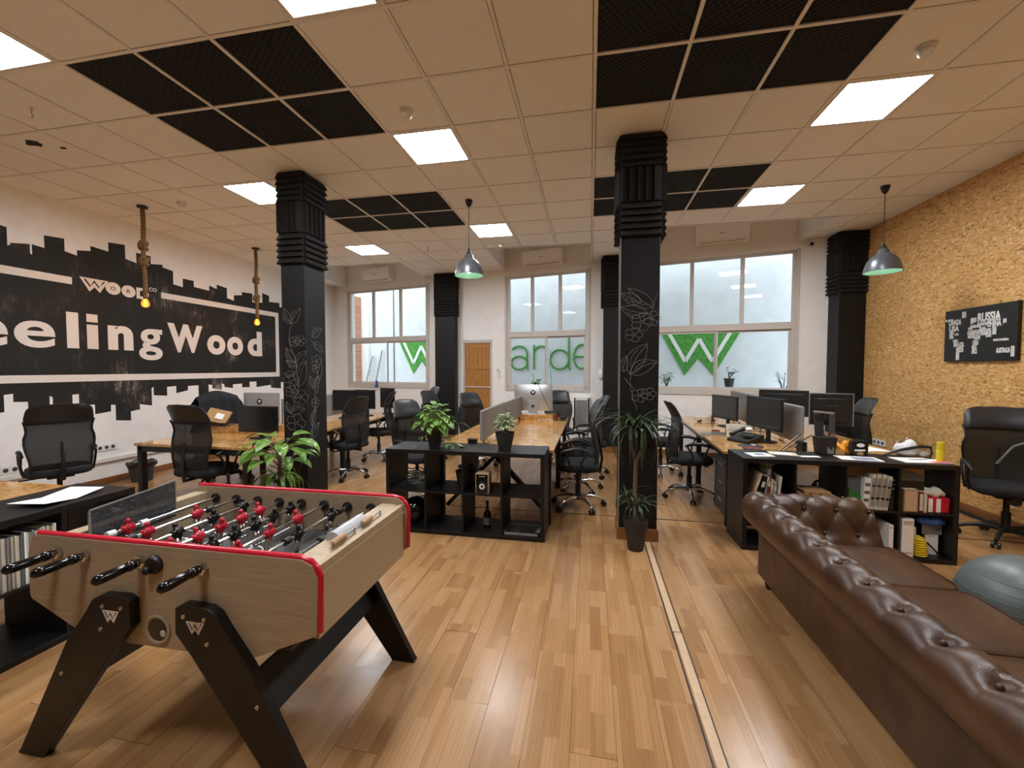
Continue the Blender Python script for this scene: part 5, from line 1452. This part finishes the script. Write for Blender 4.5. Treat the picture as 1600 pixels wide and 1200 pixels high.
# ---------------------------------------------------------------- things on the desks
t = thing('cardboard_box', 'open brown cardboard box with a white label on the left desk riser', 'box', (-4.72, 4.52, .863), R(20)); MB().box(-.14, .14, -.09, .09, 0, .02).build('box_tray', 'plastic', t); m = MB(); m.obox((0, .0, .10), (.26, .03, .19), (R(-38), .25, 0)); m.build('lid_board', 'card', t, bevel=.002); m = MB(); m.obox((.03, -.016, .095), (.09, .03, .08), (R(-38), .25, 0)); m.build('label_sheet', 'paper', t)
t = thing('bottle', 'white bottle with a black cap beside the monitor on the left desk', 'bottle', (-4.14, 4.60, .84)); MB().lathe([(0, 0), (.036, 0), (.038, .15), (.03, .19), (.016, .2), (0, .2)], 18).build('bottle_body', 'white', t, smooth=50); MB().lathe([(0, .2), (.018, .2), (.015, .235), (0, .24)], 14).build('cap', 'plastic', t, smooth=50)
def sheet(label, loc, rz, w, h, c='paper', t_=.002, fold=0, cat='paper', name='paper_sheet', extra=None):
    t = thing(name, label, cat, loc, rz)
    if fold:
        m = MB(); m.sheet(lambda u, v: ((u-.5)*w, (v-.5)*h, .001+fold*abs(u-.5)*2), 8, 2, .0015); m.build('sheet', c, t)
    else: MB().box(-w/2, w/2, -h/2, h/2, 0, t_).build('sheet', c, t)
    if extra:
        for (x0, x1, y0, y1, cc) in extra: MB().box(x0*w, x1*w, y0*h, y1*h, t_, t_+.0006).build('print', cc, t)
    return t
sheet('folded white sheet of paper on the black shelf at the left edge', (-3.17, 1.93, .791), R(100), .34, .22, fold=.02)
sheet('white flyer nearest the left end of the right black shelf', (1.50, 4.04, .806), R(8), .19, .17, extra=[(-.2, .25, -.2, .25, 'bluegrey')])
sheet('pale flyer second from the left on the right black shelf', (1.72, 4.12, .806), R(-12), .22, .15, 'cream', .004, extra=[(-.3, .3, -.35, .1, 'paper')])
sheet('small white card third from the left on the right black shelf', (1.90, 4.03, .806), R(5), .16, .06)
sheet('printed leaflet in the middle of the right black shelf top', (2.27, 4.02, .806), R(-6), .30, .18, extra=[(-.15, .4, -.4, .3, 'bluegrey')])
sheet('white papers with a red edge at the right end of the black shelf', (2.72, 4.02, .806), R(4), .34, .20, t_=.006, extra=[(.1, .48, -.5, -.2, 'pink'), (-.2, .2, 0, .15, 'greybook')])
sheet('white papers at the far wall corner of the right desk', (2.72, 4.75, .768), R(10), .3, .3, t_=.004)
sheet('silver closed laptop on the window half of the right desk', (1.53, 5.45, .766), R(-8), .32, .22, 'alu', .016, cat='laptop', name='laptop', extra=[(-.48, .48, -.48, .48, 'steel')])
t = thing('desk_calendar', 'white table calendar standing in the middle of the right desk', 'calendar', (1.72, 5.32, .766), R(-8)); m = MB(); m.obox((0, 0, .075), (.22, .005, .155), (R(-18), 0, 0)); m.build('calendar_page', 'cream', t); m = MB(); m.obox((0, .055, .072), (.22, .005, .155), (R(20), 0, 0)); m.build('rear_board', 'card', t)
m = MB()
for k in range(5): m.obox((0, -.0035-.008*(k-2), .075+.022*(k-2)), (.18, .003, .005), (R(-18), 0, 0))
m.build('printed_lines', 'silverplastic', t)
for x, y, lab in ((1.62, 5.78, 'round brown coaster at the window side of the right desk'), (1.70, 5.12, 'round brown coaster in front of the white calendar')):
    t = tag(MB().lathe([(0, 0), (.048, 0), (.05, .006), (.048, .01), (0, .01)], 20, (0, 0, 0)).build('coaster', 'redbook', None, smooth=40, loc=(x, y, .766)), lab, 'coaster', 'brown coasters')
t = thing('ornament', 'white and red model box car at the window end of the right desk', 'ornament', (1.75, 6.75, .766), R(10)); MB().box(-.17, .17, -.04, .04, .02, .085).build('ornament_body', 'cream', t, bevel=.01); MB().box(.06, .10, -.042, .042, .018, .087).build('red_band', 'redbook', t)
for x in (-.1, .1): MB().cyl((x, -.045, .02), (x, .045, .02), .02, n=12).build('wheel', 'darkgrey', t)
t = thing('mouse_pad', 'round dark mouse pad on the right desk beside the printer', 'mouse pad', (1.66, 4.70, .766)); MB().lathe([(0, 0), (.115, 0), (.12, .003), (0, .004)], 28).build('pad_disc', 'darkgrey', t); m = MB(); m.ball((.02, -.01, .012), .03, (1, 1.5, .5)); m.build('wrist_rest', 'silverplastic', t, smooth=70)
t = thing('phone', 'dark desk phone and paper tray in front of the black monitor on the right desk', 'phone', (1.70, 4.98, .766), R(-60)); MB().prism([(-.12, 0), (.12, 0), (.12, .09), (-.12, .03)], (-.14, 0, 0), (0, 1, 0), (0, 0, 1), (.28, 0, 0)).build('phone_body', 'plastic', t, bevel=.008); m = MB(); m.tube([(-.10, -.1, .07), (-.10, .0, .10), (-.10, .1, .125)], [.026, .016, .026], 10); m.build('handset', 'plastic', t, smooth=60); MB().box(0, .11, -.05, .05, .065, .085).build('keypad', 'darkgrey', t)
m = MB(); m.ball((-.02, .08, .13), .035, (1.2, 1, .7)); m.build('tissue', 'paper', t, smooth=70)
t = thing('bowl', 'round dark dish with small coins behind the right black shelf', 'bowl', (1.57, 4.42, .766)); MB().lathe([(0, 0), (.06, 0), (.085, .03), (.08, .03), (.055, .008), (0, .008)], 24).build('dish', 'redbook', t, smooth=50); m = MB()
for k in range(14): a = k*2.4; r = .012*math.sqrt(k); m.cyl((r*math.cos(a), r*math.sin(a), .012+.002*(k % 4)), (r*math.cos(a), r*math.sin(a), .016+.002*(k % 4)), .012, n=10)
m.build('coins', 'steel', t)
t = thing('pencil_stand', 'long pencils leaning on the right desk in front of the near divider', 'pencils', (1.92, 4.42, .766))
for k in range(5): m = MB(); m.cyl((-.12+.03*k, .02*k, .004), (.08+.05*k, .05+.02*k, .16+.015*(k % 3)), .004, n=6); m.build('pencil', ['bamboo', 'darkgrey', 'bamboo', 'plastic', 'bamboo'][k], t)
MB().box(.10, .14, .0, .12, 0, .1).build('holder', 'plastic', t)
t = thing('potted_cactus', 'tiny dark plant behind the white calendar on the right desk', 'plant', (1.85, 5.55, .766)); pot(t, .03, .04, .07, 'pot', 14); cm = leaf_mesh(.12, .02, .3).mesh('leaf'); cm.materials.append(MT['leafdark'])
for k in range(9): place_leaf(cm, t, (0, 0, .06), k*2.4, random.uniform(.7, 1.4), random.uniform(.8, 1.2))
t = thing('waste_bin', 'black square desk bin on the right black shelf in front of the far monitor', 'bin', (2.10, 4.20, .806), R(4)); MB().prism([(-.055, 0), (.055, 0), (.075, .155), (-.075, .155)], (0, -.06, 0), (1, 0, 0), (0, 0, 1), (0, .12, 0)).build('bin_body', 'plastic', t, bevel=.004)
m = MB()
for k in range(4): m.box(-.01+.014*k, -.002+.014*k, -.063, -.06, .01, .07-.014*(k % 3))
m.build('pen_row', 'silverplastic', t)
t = thing('desk_lamp_head', 'grey flat-headed desk lamp rising out of the black bin', 'lamp', (2.12, 4.30, .766)); m = MB(); m.bar((.0, 0, 0), (-.03, 0, .40), .07, .03, (0, 1, 0)); m.build('lamp_stem', 'darkgrey', t, bevel=.004); m = MB(); m.obox((-.01, -.05, .41), (.16, .06, .018), (0, .1, .3)); m.build('lamp_head', 'silverplastic', t, bevel=.006); MB().box(-.06, .06, -.06, .06, 0, .012).build('lamp_base', 'plastic', t)
def bagfn(w, h, d):
    return lambda u, v: ((u-.5)*w*(1-.15*math.sin(PI*v)+.06*math.sin(7*v)), -d*math.sin(PI*u)**.8*math.sin(PI*v)**.7+.012*math.sin(11*u+9*v)*math.sin(PI*v), v*h*(.9+.16*math.sin(u*7+1)*v)+.008*math.sin(u*19)*v)
t = thing('snack_bag', 'crumpled yellow and orange snack bag on the right black shelf', 'bag', (2.215, 4.20, .806), R(-8))
MB().sheet(bagfn(.145, .125, .045), 18, 14, .008).build('bag_body', 'orange', t, smooth=40); m = MB(); m.box(-.045, .03, -.052, -.042, .0, .05); m.build('bag_print', 'card', t, bevel=.004)
t = thing('snack_packet', 'small purple packet standing behind the yellow snack bag', 'packet', (2.16, 4.262, .806), R(10))
MT['purple'] = plain('purple_foil', '#8a5a86', .35); MB().sheet(bagfn(.09, .17, .02), 10, 10, .006).build('packet_body', 'purple', t, smooth=40); MB().box(-.03, .01, -.024, -.014, .10, .15).build('packet_print', 'cream', t, bevel=.003)
t = thing('paper_bag', 'black bag with a white oval mark standing right of the snack bag', 'bag', (2.36, 4.19, .806), R(-4)); MB().prism([(-.058, 0), (.058, 0), (.062, .13), (.015, .138), (-.062, .125)], (0, -.045, 0), (1, 0, 0), (0, 0, 1), (0, .09, 0)).build('bag_body', 'binbag', t, bevel=.006); m = MB(); m.prism(disc(0, .095, .03, .017), (0, -.0475, 0), (1, 0, 0), (0, 0, 1), (0, .002, 0)); m.prism([(-.045, .055), (.035, .058), (.035, .043), (-.045, .04)], (0, -.0475, 0), (1, 0, 0), (0, 0, 1), (0, .002, 0)); m.build('white_mark', 'paper', t); m = MB(); m.ball((0, -.046, .018), .022, (1.2, .15, .8)); m.build('brown_mark', 'card', t)
t = thing('plastic_bag', 'crumpled white plastic bag behind the yellow bottle', 'bag', (2.735, 4.18, .806))
m = MB(); m.ball((0, 0, .075), .10, (1.15, .7, .85), 22, 16); m.v = [(x*(1+.12*math.sin(11*x*8+z*30)), y*(1+.1*math.sin(z*60+x*20)), max(.001, z*(1+.12*math.sin(x*40+y*30)))) for x, y, z in m.v]; m.build('bag_body', 'clear', t, smooth=70)
m = MB(); m.ball((0.0, 0.01, .07), .085, (1.15, .7, .8), 18, 12); m.v = [(x*(1+.1*math.sin(z*50)), y, max(.001, z*(1+.15*math.sin(x*45)))) for x, y, z in m.v]; m.build('white_content', 'paper', t, smooth=70)
t = thing('spray_bottle', 'yellow bottle with a yellow cap at the right end of the black shelf', 'bottle', (2.855, 4.0, .806)); MB().lathe([(0, 0), (.026, 0), (.027, .09), (.022, .105), (0, .105)], 18).build('bottle_body', 'greenbook' if False else 'yellow', t, smooth=50); MB().lathe([(0, .105), (.024, .105), (.024, .165), (0, .167)], 18).build('cap', 'yellow', t, smooth=50)
t = thing('wrapper', 'clear crumpled wrapper right of the yellow bottle', 'wrapper', (2.835, 4.14, .806)); m = MB(); m.ball((0, 0, .045), .055, (1.0, .7, .8), 16, 10); m.v = [(x*(1+.15*math.sin(z*70)), y*(1+.15*math.sin(x*60)), max(.001, z)) for x, y, z in m.v]; m.build('wrapper_film', 'clear', t, smooth=60); m = MB(); m.ball((0, 0, .035), .035, (1.1, .7, .7)); m.build('wrapper_filling', 'cream', t, smooth=60)
t = thing('desk_arm', 'long black curved desk arm lying over the papers on the right black shelf', 'desk arm', (2.70, 4.10, .806)); m = MB(); m.tube([(-.20, .02, .012), (-.05, .02, .07), (.10, .02, .105), (.17, .02, .10)], [.008, .012, .014, .012], 8); m.tube([(.17, .02, .10), (.165, .0, .05), (.15, 0, .01)], .008, 7); m.build('arm_tube', 'plastic', t, smooth=60); MB().box(.12, .18, -.02, .03, 0, .008).build('arm_foot', 'plastic', t)
# cluster behind the silver computer
t = thing('mug', 'dark red mug among cables at the window end of the middle desk', 'mug', (-.53, 6.45, .765)); MB().lathe([(0, 0), (.035, 0), (.038, .09), (.034, .09), (.03, .01), (0, .01)], 18).build('mug_body', 'redbook', t, smooth=50); m = MB(); m.tube([(.036, 0, .02), (.06, 0, .03), (.06, 0, .06), (.037, 0, .075)], .006, 6); m.build('handle', 'redbook', t)
t = thing('power_adapter', 'black power brick beside the red mug on the middle desk', 'adapter', (-.41, 6.5, .765)); MB().box(-.045, .045, -.03, .03, 0, .07).build('adapter_case', 'plastic', t, bevel=.008); m = MB(); m.tube([(.045, 0, .03), (.09, .05, .06), (.12, .03, .1), (.10, .12, .06), (.07, .2, .006)], .004, 6); m.build('cord', 'plastic', t)
t = thing('desk_cables', 'tangle of white and black cables behind the silver computer', 'cable', (-.68, 6.42, .765))
for q, c in enumerate(('white', 'plastic', 'white')): m = MB(); m.tube([(-.12+.03*k+.01*q, .03*math.sin(k*1.7+q)+.03*q, .006+.012*abs(math.sin(k*.9+q))) for k in range(10)], .004, 6); m.build('cable_strand', c, t)
t = thing('webcam', 'small black webcam on top of the silver computer of the middle desk', 'webcam', (-.88, 6.63, 1.32), PI); MB().box(-.022, .022, -.02, .02, .0, .035).build('webcam_body', 'plastic', t, bevel=.005); m = MB(); m.tube([(-.015, .02, .015), (-.05, .05, .03), (-.12, .06, -.12), (-.2, .06, -.3), (-.27, .06, -.42), (-.29, .10, -.54)], .004, 6); m.build('cord', 'plastic', t)
t = thing('figurine', 'small blue figure on the sill of the left window', 'figurine', (-5.18, wally(-5.18)-.03, 1.112)); 
m = MB(); m.lathe([(0, 0), (.04, 0), (.045, .03), (.025, .08), (.03, .11), (.0, .13)], 14); m.build('figure_body', 'blue', t, smooth=60); m = MB(); m.ball((0, 0, .15), .03); m.build('figure_head', 'blue', t, smooth=80)
MB().box(-.06, .06, -.05, .02, -.012, 0).build('ledge_plate', 'white', t)
# pedestal under the right desk
t = thing('drawer_pedestal', 'dark grey drawer pedestal under the front end of the right desk', 'cabinet', (1.37, 4.47, 0), -.055); MB().box(.02, .42, 0, .55, .04, .62).build('carcass', 'darkgrey', t, bevel=.003)
for k in range(3):
    z = .05+.19*k; d_ = MB().box(0, .019, .004, .546, z, z+.183).build('drawer', 'darkgrey', t, bevel=.003); MB().box(-.008, .0, .2, .35, z+.12, z+.135).build('handle', 'silverplastic', d_)
for x in (.06, .38):
    for y in (.05, .5): MB().cyl((x, y, 0), (x, y, .04), .02, n=10).build('caster', 'plastic', t)

# ---------------------------------------------------------------- contents of the right cube shelf
def book(label, x, y, z, w, d, h, c, lean=0, group='books and files in the right shelf', name='book', cat='book', page='cream', prints=()):
    t = thing(name, label, cat, (x, y, z), 0, group)
    rot = (0, lean, 0)
    Mx = Euler(rot).to_matrix()
    def bx(x0, x1, y0, y1, z0, z1):
        m = MB(); m.box(x0, x1, y0, y1, z0, z1); m.v = [tuple(Mx @ Vector(v)) for v in m.v]; 
        zz = min(v[2] for v in m.v); return m
    bx(0, w, 0, d, 0, h).build('cover', c, t, bevel=.002)
    bx(.002, w-.002, .004, d+.001, h, h+.0015).build('page_edge', page, t)
    for (z0, z1, cc) in prints: bx(.1*w, .9*w, -.0012, 0, z0*h, z1*h).build('spine_print', cc, t)
    return t
ZU = .4105
for k, (x, w, h, c, ln_, lab) in enumerate(((1.375, .022, .27, 'bamboo', .30, 'tan book leaning farthest left in the right shelf'), (1.42, .03, .25, 'black', .27, 'black book leaning second in the left box of the right shelf'), (1.478, .018, .30, 'silverplastic', .16, 'tall pale magazine leaning in the left box of the right shelf'),
                                     (1.503, .026, .25, 'redbook', .06, 'dark red book in the left box of the right shelf'), (1.534, .02, .21, 'bamboo', .05, 'brown book in the left box of the right shelf'), (1.56, .022, .19, 'bluegrey', .04, 'blue grey book in the left box of the right shelf'), (1.588, .02, .24, 'cream', .10, 'cream book at the right of the left box of the right shelf'))):
    book(lab, x, 3.89, ZU, w, .2, h, c, ln_, prints=[(.6, .8, 'cream')])
t = thing('lantern', 'small lit-looking cream lantern hanging in the left box of the right shelf', 'lantern', (1.56, 4.05, .66)); MB().box(-.04, .04, -.04, .04, 0, .09).build('lantern_paper', 'cream', t, bevel=.004); m = MB()
for k in (-.03, 0, .03): m.bar((k, -.042, 0), (k+.012, -.042, .09), .004)
m.build('branches', 'plastic', t)
MB().tube([(0, 0, .09), (0, 0, .105)], .003, 6).build('hanger', 'plastic', t)
t = tag(MB().ball((0, 0, .04), .045, (1.1, 1, .88), 16, 10).build('apple_ornament', 'redbook', None, smooth=80, loc=(1.655, 3.95, ZU)), 'round dark red ball beside the books in the right shelf', 'ball')
for k, (w, h, dz, c, lab) in enumerate(((.30, .045, 0, 'card', 'lowest flat cardboard box in the second box of the right shelf'), (.27, .05, .0455, 'bamboo', 'flat tan box second in the stack of the right shelf'), (.20, .03, .096, 'card', 'topmost small flat box of the stack in the right shelf'))):
    t = thing('flat_box', lab, 'box', (1.92-.01*k, 3.98, ZU+dz), R(3*k-4), 'stacked flat boxes in the right shelf'); MB().box(-w/2, w/2, -.1, .1, 0, h).build('box_body', c, t, bevel=.003); MB().box(-w/2+.004, w/2-.004, -.1008, -.1, h*.62, h*.66).build('lid_seam', 'soil', t)
    for s in (-.3, .1): MB().box(w*s-.01, w*s+.01, -.1012, -.1, h*.25, h*.5).build('mark', 'soil', t)
t = thing('cardboard_box', 'large brown cardboard box behind the files in the third box of the right shelf', 'box', (2.13, 3.99, ZU)); MB().box(0, .28, 0, .25, 0, .335).build('box_body', 'card', t, bevel=.003); MB().box(.0, .28, -.001, 0, .26, .27).build('tape', 'cream', t)
t = thing('folder', 'grey and green patterned folder leaning in the third box of the right shelf', 'folder', (2.15, 3.93, ZU)); m = MB(); m.obox((.06, 0, .13), (.13, .006, .25), (R(-6), 0, 0)); m.build('folder_board', 'greybook', t); m = MB(); m.prism([(-.0, .03), (.11, .06), (.075, .02), (.03, .0)] if False else [(0, .02), (.11, .03), (.11, .09), (.0, .17)], (.0, -.012, 0), (1, 0, 0), (0, 0, 1), (0, -.003, 0)); m.build('green_sheet', 'greenbook', t)
book('white file with a black-lettered spine in the third box of the right shelf', 2.235, 3.885, ZU, .045, .2, .26, 'white', .06, name='file_box', cat='file', prints=[(.75, .85, 'greybook'), (.5, .6, 'greybook'), (.25, .35, 'greybook')])
for k in range(4):
    book(['first cream magazine file from the left in the third box of the right shelf', 'second cream magazine file in the third box of the right shelf', 'third cream magazine file in the third box of the right shelf', 'fourth cream magazine file, leaning most to the right, in the right shelf'][k], 2.285+.034*k, 3.88, ZU, .03, .23, .295-.012*(k == 3), 'cream', .05+.02*k, name='magazine_file', cat='file', prints=[(.1, .9, 'silverplastic'), (.3, .36, 'darkgrey'), (.66, .7, 'darkgrey')])
book('dark thick book standing right of the cream files in the right shelf', 2.43, 3.89, ZU, .034, .2, .25, 'gloss', .04, prints=[(.7, .75, 'greybook'), (.85, .88, 'greybook')])
t = thing('board_game', 'dark and beige picture box at the top right of the right shelf', 'box', (2.53, 3.93, .60)); MB().box(0, .17, 0, .18, .055, .163).build('box_body', 'card', t, bevel=.003); m = MB(); m.prism([(0, .06), (.17, .055), (.17, .10), (.10, .13), (0, .16)], (0, -.0015, 0), (1, 0, 0), (0, 0, 1), (0, .0015, 0)); m.build('dark_picture', 'greybook', t); MB().box(-.0, .17, 0, .18, 0, .054).build('under_box', 'binbag', t)
MB().box(0, .17, 0, .17, -.1885, -.001).build('inner_stack', 'binbag', t)
for k, (x, w, h, lab) in enumerate(((2.525, .10, .185, 'thick wood-coloured album at the left of the last box of the right shelf'), (2.632, .028, .17, 'dark tan book right of the thick album in the right shelf'), (2.664, .024, .165, 'tan book next to the red bag in the right shelf'))):
    book(lab, x, 3.872, ZU, w, .05 if k == 0 else .10, h, ['card', 'redbook', 'bamboo'][k], .0, prints=[(.06, .94, 'bamboo')] if k == 0 else [(.1, .9, 'cream')])
t = thing('gift_bag', 'red and white striped bag with cloth in it in the right shelf', 'bag', (2.78, 3.95, ZU)); MB().prism([(-.07, 0), (.075, 0), (.08, .12), (-.08, .13)], (0, -.06, 0), (1, 0, 0), (0, 0, 1), (0, .12, 0)).build('bag_body', 'red', t, bevel=.006)
for x in (-.055, .0): MB().box(x-.018, x+.012, -.0625, -.06, .004, .115).build('white_stripe', 'paper', t)
m = MB(); m.ball((-.01, -.0, .15), .08, (1.1, .8, .5), 18, 10); m.v = [(x, y, z+.012*math.sin(x*80)) for x, y, z in m.v]; m.build('cloth', 'cream', t, smooth=70)
ZD = .0385
book('tall white binder with a blank spine in the lower right of the right shelf', 2.515, 3.868, ZD, .085, .27, .315, 'white', 0, name='binder', cat='binder', prints=[(.90, .93, 'silverplastic'), (.85, .87, 'silverplastic'), (.10, .115, 'redbook')])
book('slim white binder right beside the sofa arm in the lower row of the right shelf', 2.425, 3.868, ZD, .032, .27, .255, 'white', 0, name='binder', cat='binder', prints=[(.9, .93, 'silverplastic')])
t = thing('foot_pump', 'round yellow ribbed foot pump in the lower right of the right shelf', 'pump', (2.675, 3.94, ZD)); m = MB(); pr_ = []
for k in range(8): pr_ += [(.065, .008+.018*k), (.052, .017+.018*k)]
m.lathe([(0, .004)]+[(r*(1-.04*max(0, i-8)), z) for i, (r, z) in enumerate(pr_)]+[(.02, .158), (0, .16)], 24); m.build('bellows', 'yellow', t, smooth=30); MB().lathe([(0, 0), (.07, 0), (.07, .006), (0, .006)], 24).build('base_disc', 'plastic', t); m = MB(); m.tube([(.04, -.04, .12), (.09, -.06, .06), (.12, -.06, .01)], .007, 8); m.build('hose', 'plastic', t, smooth=60); MB().cyl((-.02, 0, .158), (-.022, 0, .23), .008, n=10).build('nozzle', 'white', t)
t = thing('file_sleeve', 'grey translucent folder with white sheets behind the yellow pump', 'folder', (2.79, 3.96, ZD)); MB().box(-.045, .045, 0, .02, 0, .24).build('sheets', 'paper', t); MB().box(-.075, .065, -.004, -.001, .17, .25).build('sleeve', 'bluegrey', t)
t = thing('blue_bag', 'blue plastic bag stuffed at the top of the lower right box of the right shelf', 'bag', (2.755, 3.93, ZD+.29)); m = MB(); m.ball((0, 0, .0), .07, (1.5, .6, .55), 18, 10); m.v = [(x, y*(1+.12*math.sin(x*70)), z+.008*math.sin(x*60+y*40)) for x, y, z in m.v]; m.build('bag_body', 'blue', t, smooth=70)
MB().box(-.09, .09, .10, .13, -.29, -.02).build('packed_box', 'binbag', t)
# magazines in the left shelf, one by one
for k in range(30):
    y = 1.115+.0105*k*1.02
    if y > 1.425: break
GRP = 'magazines in the left shelf'
mg = {}
for c in ('cream', 'silverplastic', 'paper', 'bamboo', 'greybook'):
    me = MB().box(-.20, .0, 0, .0088, 0, .29).mesh('magazine'); me.materials.append(MT[c]); mg[c] = me
cell = [(0.788, 1.125), (1.148, 1.476), (1.50, 1.83), (1.85, 2.18)]
rr = random.Random(4)
for (a, b) in cell[:3]:
    y = a+.004
    while y < b-.015:
        c = rr.choice(['cream', 'silverplastic', 'paper', 'cream', 'silverplastic', 'cream', 'greybook'])
        o = bpy.data.objects.new('magazine', mg[c]); C.objects.link(o); o.location = (-3.005-rr.uniform(0, .012), y, .4035); o.scale = (1, 1, rr.uniform(.94, 1.0))
        tag(o, 'thin pale magazine standing in the tight row in the black shelf at the left edge', 'magazine', GRP)
        y += .0104
t = thing('storage_jar', 'white jar with a dark red lid in the lower row of the left edge shelf', 'jar', (-3.10, 1.44, .0385)); MB().lathe([(0, 0), (.05, 0), (.055, .02), (.055, .15), (.04, .19), (0, .19)], 18).build('jar_body', 'cream', t, smooth=50); MB().lathe([(0, .19), (.045, .19), (.045, .22), (0, .22)], 18).build('lid', 'redbook', t); m = MB(); m.lathe([(.0558, .06), (.0563, .06), (.0563, .12), (.0558, .12)], 18, cap=False); m.build('paper_band', 'redbook', t)
# bag and tower on the floor at the right edge
t = thing('computer_tower', 'black computer tower on the floor at the right edge', 'computer', (3.80, 3.74, 0), R(6)); MB().box(0, .2, 0, .36, .02, .42).build('tower_case', 'black', t, bevel=.006); MB().box(.01, .19, -.008, 0, .03, .41).build('front_panel', 'gloss', t, bevel=.003)
for x in (.03, .17):
    for y in (.04, .32): MB().cyl((x, y, 0), (x, y, .02), .015, n=10).build('foot', 'plastic', t)
tag(MB().tube([(3.45, 4.25, .76), (3.52, 4.2, .92), (3.66, 4.15, 1.0), (3.85, 4.12, .96), (3.98, 4.1, .86), (4.05, 4.1, .5), (4.07, 4.1, .02)], .009, 8).build('power_cable', 'greybook', None, smooth=60), 'grey cable arching in front of the tall chair at the right edge', 'cable')
tag(MB().tube([(.62, 7.85, .9), (.66, 7.82, .78), (.30, 7.9, .66), (.1, 8.1, .60), (-.05, 8.2, .66)], .005, 6).build('wall_cable', 'silverplastic', None, smooth=60), 'thin grey cable looping past the middle back pillar', 'cable')
bpy.context.view_layer.update()
